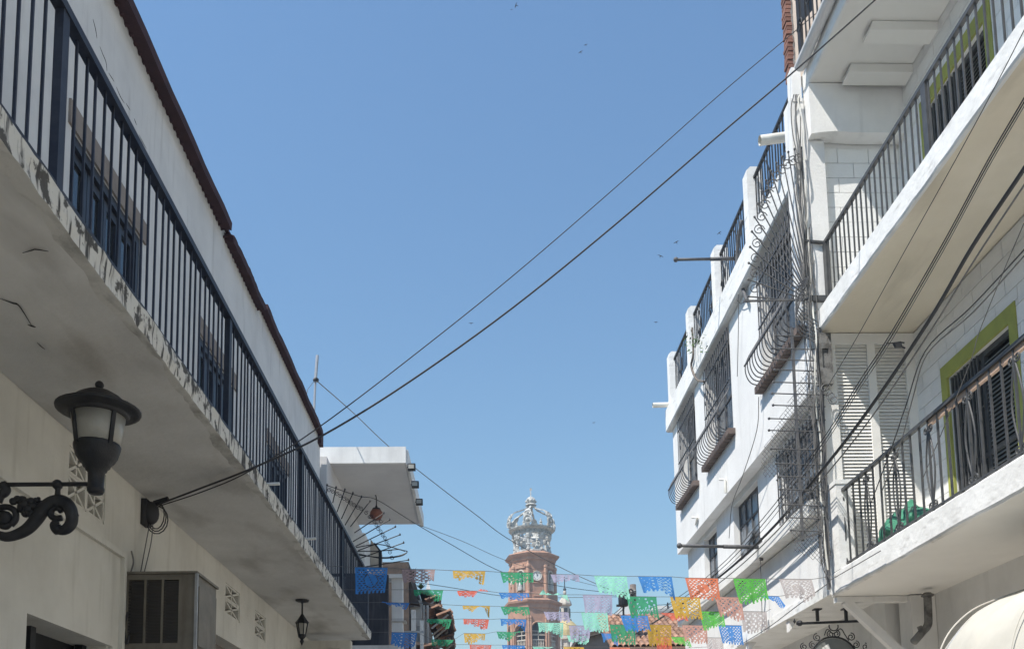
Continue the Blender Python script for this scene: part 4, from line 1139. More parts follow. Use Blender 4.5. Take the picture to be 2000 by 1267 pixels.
MB().bar(P(1550, 1058, y=10.6), P(1612, 1036, y=10.6), 0.02).build('bottom_bar', M['iron_worn'], mg)
mesh_w = MB()
def clip_mesh(x0, x1f, z0f, z1, sp, yy, ang_sgn):
    """diagonal wires clipped to a four sided patch"""
    pass
zt, zb2 = 7.0, 4.40
sp = 0.052
def left_edge(z):
    # mesh's ragged left edge
    t = (zt-z)/(zt-zb2)
    if t < 0.55: return 4.02-0.62*min(1, t/0.42)
    return 3.60+0.18*(t-0.55)/0.45
def bottom_edge(x): return 4.68-0.42*(x-3.7)
for sgn in (1, -1):
    c = -3.0
    while c < 14:
        # line x = sgn*z*0.8 + c
        run = []
        nst = 60
        for i in range(nst+1):
            z = zb2-0.1+(zt-zb2+0.2)*i/nst
            x = sgn*(z-5.8)*0.85+c
            ok = left_edge(z) < x < 4.20 and z > bottom_edge(x) and z < zt
            if ok: run.append((x, 10.65+0.006*math.sin(x*7+z*5)+0.003*sgn, z))
            elif run:
                if len(run) > 1: mesh_w.tube([run[0], run[-1]], 0.0032, 3, False)
                run = []
        if len(run) > 1: mesh_w.tube([run[0], run[-1]], 0.0032, 3, False)
        c += sp
o = mesh_w.build('wire_mesh', M['iron_worn'], mg); o['kind'] = 'stuff'
# bundle of cables climbing the corner
rc = thing('riser_cables', (4.08, 10.6, 4.3), 'bundle of pale and grey cables climbing the corner between the white buildings', 'cables')
for i in range(9):
    rq = random.Random(40+i)
    x = 4.03+0.016*i
    pts = []
    z = 4.3+rq.uniform(0, 0.5)
    ztop = 10.6 if i < 6 else 8.2+rq.uniform(0, 1.5)
    while z < ztop:
        pts.append((x+rq.uniform(-0.025, 0.025), 10.60+rq.uniform(-0.04, 0.04), z)); z += rq.uniform(0.25, 0.5)
    pts.append((x+0.02, 10.62, ztop))
    r_ = [0.007, 0.005, 0.008, 0.005, 0.007, 0.010, 0.006, 0.005, 0.006][i]
    MB().tube(curve(pts, 4), r_, 5).build('cable', M['pipe_white'] if i == 5 else M['cable_grey'], rc)
jb = thing('junction_box', (4.26, 10.6, 7.0), 'dark broken junction box under the corner of the upper right balcony', 'electrical box')
MB().wall('y', 10.58, 10.6, 4.16, 4.32, 6.75, 7.40, [(4.2, 4.28, 6.95, 7.2)]).box(4.16, 4.32, 10.6, 10.66, 6.75, 7.40).build('box', M['pipe_grey'], jb)
for i in range(4):
    MB().tube(spiral((4.2+0.03*i, 10.55, 6.68-0.05*i), 0.06, 0.03, i, 1.2, (1, 0, 0.3), (0, 0.2, 1), 12), 0.006, 4).build('loose_wire', M['cable_grey'], jb)
# wrought iron sign frame under the canopy
sg_ = thing('sign_frame', P(1620, 1213, y=11.7), 'wrought iron hanging sign frame with scrolls and arch under the right balcony', 'sign')
SY = 11.7
MB().bar(P(1556, 1217, y=SY), P(1682, 1212, y=SY), 0.03).build('bar', M['iron'], sg_)
MB().ball(P(1562, 1216, y=SY), 0.04, 8, 6).lathe([(0.002, 0), (0.02, 0.03), (0.002, 0.07)], P(1552, 1217, y=SY), 6).build('arrow_tip', M['iron'], sg_)
for px in (1597, 1653):
    A = P(px, 1212, y=SY)
    MB().bar(A, (A.x, A.y, 4.188), 0.035).box(A.x-0.05, A.x+0.05, A.y-0.05, A.y+0.05, 4.175, 4.1885).build('hanger', M['iron'], sg_)
cA = P(1629, 1290, y=SY)
RA = (P(1629, 1243, y=SY)-cA).length
MB().tube([cA+Vector((RA*math.cos(a), 0, RA*math.sin(a))) for a in [PI*i/24 for i in range(25)]], 0.014, 6).build('arch', M['iron'], sg_)
plate = [cA+Vector((RA*0.95*math.cos(a), 0, RA*0.95*math.sin(a))) for a in [PI*i/20 for i in range(21)]]
MB().prism(plate, (0, 0.02, 0)).build('plate', M['shutter'], sg_)
MB().prism([P(1606, 1264, y=SY-0.03), P(1618, 1256, y=SY-0.03), P(1626, 1275, y=SY-0.03), P(1612, 1285, y=SY-0.03)], (0, 0.015, 0)).build('pale_panel', M['white'], sg_)
for (px, py, r, sgn) in [(1622, 1238, .05, 1), (1634, 1237, .05, -1), (1596, 1244, .055, 1), (1662, 1243, .055, -1), (1570, 1262, .05, 1), (1690, 1262, .05, -1), (1672, 1258, .05, -1), (1587, 1259, .05, 1)]:
    MB().tube(spiral(P(px, py, y=SY), r, 0.012, PI/2, 1.5*sgn, (1, 0, 0), (0, 0, 1), 16), 0.007, 5).build('scroll', M['iron'], sg_)
MB().tube(spiral(P(1628, 1222, y=SY), 0.06, 0.06, 0.3, -0.6, (1, 0, 0), (0, 0, 1), 12), 0.008, 5).build('link', M['iron'], sg_)
MB().tube(curve([P(1610, 1240, y=SY), P(1616, 1228, y=SY), P(1628, 1236, y=SY), P(1642, 1227, y=SY), P(1650, 1238, y=SY), P(1658, 1250, y=SY)], 5), 0.007, 5).build('scroll', M['iron'], sg_)

# ================================================================== CHURCH TOWER
TX, TY = 5.42, 95.0
tw = thing('church_tower', (TX, TY, 0), 'brick church tower with a clock and an openwork stone crown at the street end', 'tower')
A0 = math.radians(9.0)          # the clock face looks 9 degrees to the right of us
def face_dir(k):                # k = 0 clock face, -1 niche face, 1 right face
    a = A0 + k*PI/4
    return Vector((math.sin(a), -math.cos(a), 0)), Vector((math.cos(a), math.sin(a), 0))
def octo(ap):                   # circumradius and rotation for lathe(n=8) with apothem ap
    return ap/math.cos(PI/8)
ROT = A0 - PI/2 + PI/8
T0 = (TX, TY, 0)
def ostage(name, prof, m, parent=tw):
    return MB().lathe([(octo(r), z) for r, z in prof], T0, 8, ROT).build(name, m, parent)
ostage('base_stage', [(3.1, 0), (3.1, 13.5), (3.3, 13.6), (3.3, 14.1), (2.9, 14.2), (2.9, 14.5)], M['tower'])
# belfry stage with arched openings: core, then wall panels per face
Zb0, Zb1 = 14.5, 20.4
ostage('belfry_core', [(1.5, Zb0), (1.5, Zb1)], M['dark'])
APB = 2.5
def arch_panel(k, name, hw, ow, zs, parent, ap, z0, z1, m, depth=0.5):
    n, t = face_dir(k)
    c = Vector(T0)+n*ap
    def pt(u, z): return c+t*u+Vector((0, 0, z))
    segs = 10
    ar = [(ow*math.cos(PI*i/segs), zs+ow*math.sin(PI*i/segs)) for i in range(segs+1)]
    mb = MB()
    mb.prism([pt(-hw, z0), pt(-ow, z0), pt(-ow, zs), pt(-hw, zs)], -n*depth)
    mb.prism([pt(ow, z0), pt(hw, z0), pt(hw, zs), pt(ow, zs)], -n*depth)
    for i in range(segs):
        a, b = ar[i], ar[i+1]
        ua = hw*(1 if a[0] > 0 else -1) if False else None
        mb.prism([pt(a[0], a[1]), pt(a[0], z1), pt(b[0], z1), pt(b[0], b[1])], -n*depth)
    mb.prism([pt(ow, zs), pt(hw, zs), pt(hw, z1), pt(ow, z1)], -n*depth)
    mb.prism([pt(-hw, zs), pt(-ow, zs), pt(-ow, z1), pt(-hw, z1)], -n*depth)
    o = mb.build(name, m, parent)
    tr = MB()
    tr.tube([pt(u*1.08, zs+(z-zs)*1.08)+n*0.03 for u, z in ar], 0.09, 6)
    tr.build('archivolt', M['tower_trim'], o)
    return o, pt, n, t
hwB = APB*math.tan(PI/8)-0.005
for k in range(-4, 4):
    o, pt, n, t = arch_panel(k, 'belfry_wall', hwB, 0.62 if k % 2 else 0.78, 18.2, tw, APB, Zb0, Zb1, M['tower'])
    for sgn in (-1, 1):
        for j, off in enumerate((0.02, 0.24)):
            c = pt(sgn*(hwB-off), 0)+n*(0.05 if j else 0.02)
            MB().lathe([(0.13, 14.6), (0.13, 15.0), (0.1, 15.05), (0.1, 19.3), (0.14, 19.4), (0.14, 19.6)], (c.x, c.y, 0), 8).build('pilaster', M['tower_trim'], o)
    if k in (-1, 0, 1):
        # white balustrade and rail in the opening
        c = pt(0, 0)-n*0.25
        bl = MB().bar(c-t*0.6+Vector((0, 0, 17.2)), c+t*0.6+Vector((0, 0, 17.2)), 0.12).bar(c-t*0.6+Vector((0, 0, 16.5)), c+t*0.6+Vector((0, 0, 16.5)), 0.12)
        for i in range(7):
            q = c+t*(-0.54+i*0.18)
            bl.lathe([(0.03, 16.5), (0.06, 16.75), (0.03, 17.15)], (q.x, q.y, 0), 6)
        bl.build('balustrade', M['stone_light'], o)
        bl = MB().bar(c-t*0.7+Vector((0, 0, 17.7)), c+t*0.7+Vector((0, 0, 17.7)), 0.1).bar(c-t*0.7+Vector((0, 0, 18.1)), c+t*0.7+Vector((0, 0, 18.1)), 0.06).bar(c+Vector((0, 0, 17.2)), c+Vector((0, 0, 18.1)), 0.08)
        bl.build('bell_frame', M['stone_light'], o)
ostage('belfry_cornice', [(2.5, 20.4), (2.62, 20.5), (2.62, 20.9), (2.85, 21.05), (2.9, 21.25), (2.7, 21.35), (2.45, 21.5)], M['tower'])
# clock stage
APC = 2.2
ostage('clock_stage', [(2.35, 21.5), (2.35, 22.1), (APC, 22.15), (APC, 25.5)], M['tower'])
hwC = APC*math.tan(PI/8)
for k in range(-4, 4):
    n, t = face_dir(k)
    c = Vector(T0)+n*APC+t*hwC
    MB().lathe([(0.26, 21.55), (0.26, 22.1), (0.2, 22.15), (0.19, 24.7), (0.25, 24.8), (0.24, 25.0), (0.12, 25.1), (0.05, 25.5)], (c.x, c.y, 0), 8).build('corner_column', M['tower_trim'], tw)
for k in (-3, -1, 1, 3):
    n, t = face_dir(k)
    c = Vector(T0)+n*(APC+0.01)
    segs = 8
    def pt(u, z, d=0.0): return c+t*u+Vector((0, 0, z))+n*d
    fr = MB()
    arch = [(-0.42, 22.35), (-0.42, 24.1)] + [(-0.42*math.cos(PI*i/segs), 24.1+0.42*math.sin(PI*i/segs)) for i in range(1, segs)] + [(0.42, 24.1), (0.42, 22.35)]
    nf = MB().prism([pt(u, z) for u, z in arch], n*0.015).build('niche', M['dark'], tw)
    MB().tube([pt(u, z, 0.04) for u, z in arch], 0.09, 6).build('niche_frame', M['stone_light'], nf)
    fr.prism([pt(-0.6, 24.75), pt(-0.6, 24.95), pt(-0.35, 24.95), pt(-0.35, 25.2), pt(0.35, 25.2), pt(0.35, 24.95), pt(0.6, 24.95), pt(0.6, 24.75)], n*0.12).build('pediment', M['tower_trim'], nf)
    q = pt(0, 0, 0.1)
    MB().lathe([(0.24, 22.4), (0.26, 22.6), (0.16, 23.2), (0.2, 23.6), (0.08, 23.8), (0.13, 23.95), (0.12, 24.1), (0.02, 24.2)], (q.x, q.y, 0), 8).build('statue', M['crown'], nf)
for k in (-2, 0, 2):
    n, t = face_dir(k)
    c = Vector(T0)+n*(APC+0.01)+Vector((0, 0, 23.85))
    d = MB().prism([c+t*(0.46*math.cos(2*PI*i/24))+Vector((0, 0, 0.46*math.sin(2*PI*i/24))) for i in range(24)], n*0.05).build('clock_face', M['clock'], tw)
    MB().tube([c+n*0.05+t*(0.5*math.cos(2*PI*i/24))+Vector((0, 0, 0.5*math.sin(2*PI*i/24))) for i in range(25)], 0.05, 6).build('rim', M['stone_light'], d)
    for i in range(12):
        a = 2*PI*i/12
        r = t*math.cos(a)+Vector((0, 0, math.sin(a)))
        MB().bar(c+n*0.058+r*0.32, c+n*0.058+r*0.42, 0.045, 0.012, n).build('hour_mark', M['iron'], d)
    for a, L in ((math.radians(60), 0.22), (math.radians(100), 0.33)):
        r = t*math.cos(a)+Vector((0, 0, math.sin(a)))
        MB().bar(c+n*0.07-r*0.05, c+n*0.07+r*L, 0.045, 0.012, n).build('hand', M['iron'], d)
    MB().prism([c-t*0.5+Vector((0, 0, -0.75)), c+t*0.5+Vector((0, 0, -0.75)), c+t*0.5+Vector((0, 0, -0.65)), c-t*0.5+Vector((0, 0, -0.65))], n*0.1).build('clock_sill', M['tower_trim'], d)
    MB().prism([c-t*0.42+Vector((0, 0, -2.15)), c+t*0.42+Vector((0, 0, -2.15)), c+t*0.42+Vector((0, 0, -1.85)), c-t*0.42+Vector((0, 0, -1.85))], n*0.2).build('carved_panel', M['tower_trim'], d)
ostage('clock_cornice', [(APC, 25.5), (2.35, 25.6), (2.35, 25.85), (2.6, 26.0), (2.72, 26.2), (2.65, 26.3), (2.2, 26.42), (2.1, 26.55)], M['tower'])
# the crown
cr = MB().lathe([(2.0, 26.5), (2.05, 26.6), (2.05, 26.75), (1.9, 26.8), (1.4, 26.8)], T0, 16).build('crown_base', M['crown'], tw)
for k in range(8):
    a = A0 + PI/8 + k*PI/4
    c = Vector((TX+1.82*math.sin(a), TY-1.82*math.cos(a), 0))
    co = MB().lathe([(0.26, 26.7), (0.28, 26.85), (0.2, 26.95), (0.17, 27.2), (0.24, 27.3), (0.15, 27.4), (0.15, 27.9), (0.25, 28.05), (0.33, 28.3), (0.3, 28.45), (0.36, 28.55)], c, 8).build('crown_column', M['crown'], tw)
    # curled leaf either side of the capital
    n = Vector((math.sin(a), -math.cos(a), 0)); t = Vector((math.cos(a), math.sin(a), 0))
    for sgn in (-1, 1):
        MB().tube(spiral(c+t*sgn*0.32+n*0.05+Vector((0, 0, 28.2)), 0.2, 0.05, PI/2, 1.2*sgn, t, (0, 0, 1), 10), 0.055, 5).build('scroll', M['crown'], co)
    st = c*1.0
    if k % 2 == 0:
        b = Vector((TX, TY, 0))+n*1.0
        MB().lathe([(0.25, 26.8), (0.28, 27.1), (0.18, 27.5), (0.22, 27.75), (0.08, 27.85), (0.14, 28.0), (0.02, 28.2)], b, 8).build('statue', M['crown'], tw)
ring = MB()
pr_ = [(1.8, 28.5), (2.02, 28.5), (2.06, 28.6), (1.95, 28.66), (1.95, 28.9), (2.2, 28.98), (2.42, 29.12), (2.46, 29.24), (2.34, 29.28), (2.1, 29.1), (1.85, 28.9), (1.8, 28.5)]
ring.lathe(pr_, T0, 32, cap=False)
rg_ = ring.build('crown_ring', M['crown'], tw)
bead = MB().ball((0, 0, 0), 0.12, 7, 5, 1.3).mesh('ring_bead', M['crown'])
leafm = MB().lathe([(0.16, 0), (0.2, 0.1), (0.1, 0.2), (0.17, 0.32), (0.06, 0.45), (0.09, 0.55), (0.01, 0.68)], (0, 0, 0), 6).mesh('crest_leaf', M['crown'])
for i in range(32):
    a = 2*PI*i/32
    piece('bead', bead, (TX+2.02*math.cos(a), TY+2.02*math.sin(a), 28.78), rg_)
for i in range(16):
    a = 2*PI*i/16
    piece('crest_leaf', leafm, (TX+2.3*math.cos(a), TY+2.3*math.sin(a), 29.2), rg_, (0, 0, a), (0.7, 1.1, 1.15 if i % 2 else 0.7))
for k in range(6):
    a = math.radians(-12)+k*PI/3
    n = Vector((math.sin(a), -math.cos(a), 0)); t = Vector((math.cos(a), math.sin(a), 0))
    prf = curve([(2.38, 0, 29.2), (2.55, 0, 29.9), (2.4, 0, 30.5), (1.95, 0, 31.05), (1.25, 0, 31.35), (0.7, 0, 31.6), (0.4, 0, 31.95)], 5)
    mb = MB()
    N = len(prf)
    vs = []
    for i, p in enumerate(prf):
        f = i/(N-1)
        w = (0.12+0.42*max(0, math.sin(PI*min(1, f*1.9))) if f < 0.53 else 0.12)*(0.85+0.15*math.cos(f*40))
        th = 0.09
        base = Vector((TX, TY, p.z))+n*p.x
        inw = Vector((TX, TY, p.z-0.08))+n*(p.x-th)
        vs += [base-t*w, base+t*w, inw+t*w, inw-t*w]
    fs = []
    for i in range(N-1):
        for q in range(4):
            q2 = (q+1) % 4
            fs.append((i*4+q, i*4+q2, (i+1)*4+q2, (i+1)*4+q))
    fs += [(0, 3, 2, 1), tuple((N-1)*4+q for q in range(4))]
    ar = mb.add(vs, fs).build('crown_arch', M['crown'], tw)
    for f, r in ((0.16, 0.42), (0.34, 0.33)):
        p = prf[int(f*(N-1))]
        c = Vector((TX, TY, p.z))+n*(p.x+0.02)
        up = Vector((0, 0, 1)) if f < 0.2 else (Vector((0, 0, 1))-n*0.6).normalized()
        mm = MB()
        mm.tube([c+t*(r*math.cos(2*PI*i/12))+up*(r*math.sin(2*PI*i/12)) for i in range(13)], 0.07, 5, False)
        mm.ball(c, r*0.42, 7, 5)
        mm.build('medallion', M['crown'], ar)
MB().lathe([(0.45, 31.85), (0.3, 31.95), (0.62, 32.0), (0.55, 32.1), (0.3, 32.1)], T0, 12).build('crown_collar', M['crown'], tw)
orb = MB().ball((TX, TY, 32.45), 0.5, 14, 9).build('orb', M['crown'], tw)
for i in range(8):
    a = 2*PI*i/8
    piece('bead', bead, (TX+0.5*math.cos(a), TY+0.5*math.sin(a), 32.4+0.1*(i % 2)), orb)
MB().bar((TX, TY, 32.9), (TX, TY, 33.9), 0.1).bar((TX-0.1, TY, 33.75), (TX+0.13, TY, 33.75), 0.14, 0.2).build('cross', M['crown'], tw)

# ================================================================== small domed lantern of the church, beyond the tower
cl = thing('church_lantern', (10.2, 108, 0), 'pale domed church lantern turret beyond the brick tower', 'turret')
cx, cy = 10.0, 108.0
MB().lathe([(2.0, 0), (2.0, 17.0), (2.2, 17.2), (2.2, 17.6), (1.7, 17.7), (1.6, 19.4), (1.9, 19.5), (1.9, 19.9)], (cx, cy, 0), 8).build('drum', M['stone_light'], cl)
for k in range(8):
    a = 2*PI*k/8+0.3
    MB().lathe([(0.2, 17.7), (0.16, 17.9), (0.16, 19.2), (0.22, 19.4)], (cx+1.7*math.cos(a), cy+1.7*math.sin(a), 0), 6).build('column', M['clock'], cl)
MB().lathe([(1.75, 19.9), (1.7, 20.6), (1.45, 21.2), (1.0, 21.7), (0.7, 21.9)], (cx, cy, 0), 16).build('dome', M['gold_dome'], cl)
MB().lathe([(0.75, 21.9), (0.75, 22.1), (0.55, 22.15), (0.55, 23.7), (0.8, 23.8), (0.8, 24.0), (0.65, 24.4), (0.3, 24.9), (0.12, 25.1), (0.2, 25.3), (0.2, 25.5), (0.08, 25.6)], (cx, cy, 0), 8).build('cupola', M['stone_light'], cl)
for k in range(4):
    a = k*PI/2+0.2
    MB().box(cx+0.5*math.sin(a)-0.12, cx+0.5*math.sin(a)+0.12, cy-0.56*abs(math.cos(a))-0.02, cy-0.5*abs(math.cos(a)), 22.3, 23.4).build('slit_window', M['dark'], cl)
MB().ball((cx, cy, 25.75), 0.2, 8, 6).bar((cx, cy, 25.8), (cx, cy, 27.3), 0.1).build('finial', M['iron'], cl)
# church nave roofs below the tower
nv = thing('church_nave', (8, 104, 0), 'long brick nave wall behind the church tower', 'church')
MB().box(-2, 18, 99, 125, 0, 14).build('wall', M['tower'], nv)
MB().box(-2.3, 18.3, 98.7, 125.3, 14, 14.6).build('cornice', M['tower_trim'], nv)

# ================================================================== right background: tiled shop, white houses, pole
sh = thing('tiled_shop', (7, 27, 0), 'low shop with a clay barrel tile roof behind the paper banners', 'shop')
MB().box(4.3, 8.5, 25.6, 32, 0, 5.9).build('wall', M['canvas'], sh)
tr0 = barrel_tile('shop_tile', 0.075, 0.42, M['tile_clay'])
rf = MB().prism([(3.6, 25.2, 5.75), (3.6, 25.2, 5.82), (3.6, 28.6, 7.35), (3.6, 28.6, 7.28)], (4.4, 0, 0)).build('roof', M['tile_clay'], sh)
sl2 = math.atan2(1.53, 3.4)
for i in range(27):
    for r in range(9):
        yy = 25.2+r*0.37; zz = 5.82+r*0.37*1.53/3.4
        piece('roof_tile', tr0, (3.68+i*0.162+random.uniform(-.008, .008), yy, zz+0.01), rf, (0, -sl2, PI/2))
ridge = barrel_tile('ridge_tile', 0.10, 0.45, M['tile_clay'])
for i in range(10):
    piece('ridge_tile', ridge, (3.62+i*0.43, 28.62, 7.30), rf, (0, 0, 0))
wh = thing('white_gable_house', (5.2, 36, 0), 'small white gabled house with brown trim behind the tiled shop', 'house')
ga = [P(1192, 1212, y=36), P(1216, 1178, y=36), P(1228, 1175, y=36), P(1240, 1212, y=36)]
MB().prism([Vector((ga[0].x, 36, 0)), Vector((ga[3].x, 36, 0))] + [ga[3], ga[2], ga[1], ga[0]], (0, 5, 0)).build('wall', M['d_white'], wh)
MB().bar(P(1182, 1214, y=35.8), P(1222, 1211, y=35.8), 0.1, 0.12).build('eave', M['wood_dark'], wh)
MB().prism([Vector((P(1180, 1240, y=35.9).x, 35.9, 0)), Vector((P(1218, 1240, y=35.9).x, 35.9, 0)), P(1218, 1216, y=35.9), P(1180, 1216, y=35.9)], (0, 4, 0)).build('lower_wall', M['canvas'], wh)
w4 = thing('white_flat_house', (7, 40, 0), 'white flat roofed house with thin roof wires behind the banners', 'house')
MB().box(P(1278, 1190, y=42).x, 14, 42, 52, 0, P(1290, 1182, y=42).z).build('wall', M['d_white'], w4)
for px in (1304, 1330):
    MB().bar(P(px, 1190, y=42), P(px, 1176, y=42), 0.06).build('stay_post', M['iron'], w4)
MB().bar(P(1280, 1181, y=41.9), P(1345, 1177, y=41.9), 0.02).build('roof_wire', M['cable'], w4)
gs = thing('grey_awning_shop', (7.4, 31, 0), 'grey rolled awning and dark shopfront behind the golden banners', 'shop')
MB().box(P(1250, 1230, y=33).x, 12, 33, 40, 0, P(1262, 1222, y=33).z).build('wall', M['wood_dark'], gs)
MB().tube([P(1262, 1206, y=32.5), P(1300, 1202, y=32.5), P(1318, 1204, y=32.5)], 0.28, 10).build('rolled_awning', M['shutter'], gs)
MB().prism([P(1310, 1240, y=31), P(1316, 1222, y=31), P(1327, 1222, y=31), P(1334, 1240, y=31)], (0, 2, 0)).build('hood', M['mortar'], gs)
MB().prism([P(1262, 1222, y=31.5), P(1262, 1245, y=31.5), P(1298, 1245, y=31.5), P(1298, 1222, y=31.5)], (0, 0.1, 0)).build('dark_panel', M['wood_dark'], gs)
mt = thing('metal_roof_house', (6, 24, 0), 'dark brown eave and beam left of the tiled shop roof', 'house')
MB().prism([P(1128, 1240, y=30), P(1195, 1222, y=30), P(1196, 1229, y=30), P(1128, 1250, y=30)], (0, 3, 0)).build('eave', M['wood_dark'], mt)
MB().prism([Vector((P(1135, 1245, y=30.2).x, 30.2, 0)), Vector((P(1190, 1245, y=30.2).x, 30.2, 0)), P(1190, 1228, y=30.2), P(1135, 1244, y=30.2)], (0, 3, 0)).build('wall', M['lintel'], mt)
# utility pole
up = thing('utility_pole', P(1238, 1267, y=26).xy.to_3d(), 'wooden utility pole with transformer and wires behind the green banner', 'utility pole')
pb = P(1238, 1200, y=26); ptp = P(1236, 1141, y=26)
MB().tube([(pb.x, 26, 0), (pb.x, 26, 5), ptp+Vector((-0.0, 0, 0))], [0.13, 0.11, 0.09], 10).build('pole', M['wood_pole'], up, True)
tc_ = P(1217, 1170, y=26)
MB().lathe([(0.12, -0.2), (0.14, -0.17), (0.14, 0.15), (0.1, 0.2), (0.02, 0.21)], tc_, 12).build('transformer', M['iron'], up, True)
MB().bar(P(1204, 1182, y=26), P(1226, 1181, y=26), 0.06).bar(tc_+Vector((0, 0, -.2)), P(1218, 1215, y=26), 0.05).bar(tc_, P(1238, 1162, y=26), 0.05).build('crossarm', M['iron'], up)
for k in range(4):
    c = P(1222+k*6, 1157-2*(k % 2), y=25.9)
    MB().lathe([(0.03, -0.05), (0.05, -0.02), (0.03, 0), (0.05, 0.02), (0.02, 0.06)], c, 8).build('insulator', M['shutter'], up)
MB().tube(curve([P(1221, 1160, y=25.8), P(1232, 1150, y=25.8), P(1240, 1163, y=25.8), P(1236, 1175, y=25.8)], 5), 0.025, 5).build('loose_cable', M['cable'], up)

# ================================================================== PAPER BANNERS
NX, NY = 30, 24
def hole(i, j, style, rnd_):
    """True where the paper is cut away: lattice, motif and fringe"""
    if i < 2 or i >= NX-2 or j < 2: return False
    u, v = (i+0.5)/NX-0.5, (j+0.5)/NY
    lat = ((i+j) % 4 in (1, 2)) and ((i-j) % 4 in (1, 2))
    if j >= NY-3:
        return (i % 4) in (0,) if j == NY-3 else (i % 4) in (0, 3)
    if style == 0:      # lattice left and right of a solid column
        if abs(u+0.02*math.sin(v*9)) < 0.13: return (i*7+j*5) % 23 == 0
        return lat
    if style == 1:      # round motif in a lattice
        d = math.hypot(u, (v-0.5)*0.8)
        if d < 0.2: return (i*3+j*7) % 17 == 0
        if d < 0.24: return (i+j) % 3 != 0
        return lat
    if style == 2:      # mostly solid with small windows
        return (math.sin(i*0.9+j*0.35)*math.sin(j*0.8-i*0.2) > 0.62 and abs(u) > 0.06) or (u > 0.15 and v > 0.45 and (i % 3 == 0) and (j % 3 != 0)) or (abs(u) < 0.3 and 0.66 < v < 0.8 and (i+j) % 3 == 0)
    if style == 3:      # lattice on one side, slanted slots on the other
        if u < -0.12: return (i*5+j*3) % 19 == 0
        if u < 0.05: return (i % 5 in (1, 2)) and (j % 5 in (1, 2))
        return lat or ((i-2*j) % 9 in (0, 1) and v > 0.3)
    if style == 4:      # blossoms
        return math.sin(i*1.05+0.4)*math.sin(j*1.05+0.2)+0.25*math.sin(i*2.3+j) > 0.42
    return lat
ROWY = {1: 11.8, 2: 13.0, 3: 14.25, 4: 15.3, 5: 16.4, 6: 17.5}
ORD = ['first', 'second', 'third', 'fourth', 'fifth', 'sixth', 'seventh', 'eighth', 'ninth', 'tenth', 'eleventh']
ROWN = {1: 'nearest', 2: 'second nearest', 3: 'third nearest', 4: 'fourth nearest', 5: 'fifth nearest', 6: 'farthest'}
CN = dict(blue='blue', green='green', lime_green='bright green', mint='mint green', gold='golden yellow', red='red', orange='orange', pink='dusty pink', lilac='lilac grey', white='greyish white', mauve='mauve')
rows = {
 1: [(693, 757, 1107, 54, 'blue', 1), (785, 850, 1111, 30, 'mauve', 4), (884, 948, 1114, 19, 'gold', 2), (977, 1041, 1117, 22, 'green', 2), (1075, 1130, 1121, 15, 'lilac', 4), (1160, 1224, 1124, 33, 'mint', 0),
     (1246, 1312, 1125, 30, 'blue', 3), (1338, 1402, 1128, 41, 'orange', 1), (1432, 1495, 1129, 46, 'lime_green', 0), (1521, 1585, 1130, 31, 'white', 1)],
 2: [(808, 866, 1151, 16, 'green', 2), (893, 953, 1153, 9, 'red', 2), (974, 1033, 1157, 17, 'blue', 2), (1053, 1108, 1160, 12, 'mint', 4), (1138, 1195, 1161, 35, 'lilac', 0), (1224, 1282, 1164, 40, 'green', 2),
     (1309, 1367, 1165, 41, 'gold', 3), (1397, 1448, 1165, 40, 'pink', 4), (1483, 1521, 1163, 24, 'blue', 0)],
 3: [(748, 800, 1176, 10, 'blue', 2), (903, 957, 1182, 14, 'gold', 2), (978, 1033, 1184, 12, 'green', 2), (1062, 1110, 1194, 16, 'lilac', 4), (1135, 1187, 1195, 36, 'mint', 0), (1212, 1265, 1201, 28, 'blue', 3),
     (1290, 1338, 1196, 25, 'red', 1), (1365, 1412, 1193, 30, 'lime_green', 0), (1446, 1497, 1193, 38, 'white', 4)],
 4: [(835, 882, 1208, 10, 'green', 2), (905, 955, 1208, 10, 'red', 4), (977, 1028, 1208, 13, 'blue', 2), (1050, 1100, 1215, 25, 'mint', 0), (1111, 1152, 1221, 28, 'lilac', 4), (1191, 1240, 1219, 36, 'green', 2),
     (1263, 1311, 1219, 42, 'gold', 3), (1332, 1380, 1220, 33, 'pink', 4), (1403, 1448, 1220, 36, 'blue', 0)],
 5: [(765, 815, 1234, 28, 'blue', 3), (843, 886, 1248, 16, 'green', 4), (906, 948, 1236, 20, 'gold', 2), (970, 1016, 1233, 9, 'green', 2), (1107, 1150, 1240, 14, 'mint', 4), (1174, 1204, 1236, 14, 'blue', 0), (1280, 1311, 1243, 30, 'red', 1),
     (1311, 1345, 1243, 24, 'lime_green', 2), (1377, 1411, 1244, 30, 'white', 0)],
 6: [(917, 960, 1258, 14, 'red', 1), (980, 1025, 1259, 14, 'blue', 2), (1040, 1080, 1262, 12, 'mint', 4), (1100, 1140, 1262, 14, 'gold', 4), (1190, 1230, 1263, 16, 'orange', 1), (1260, 1300, 1266, 16, 'pink', 0)],
}
LSH = 0.345
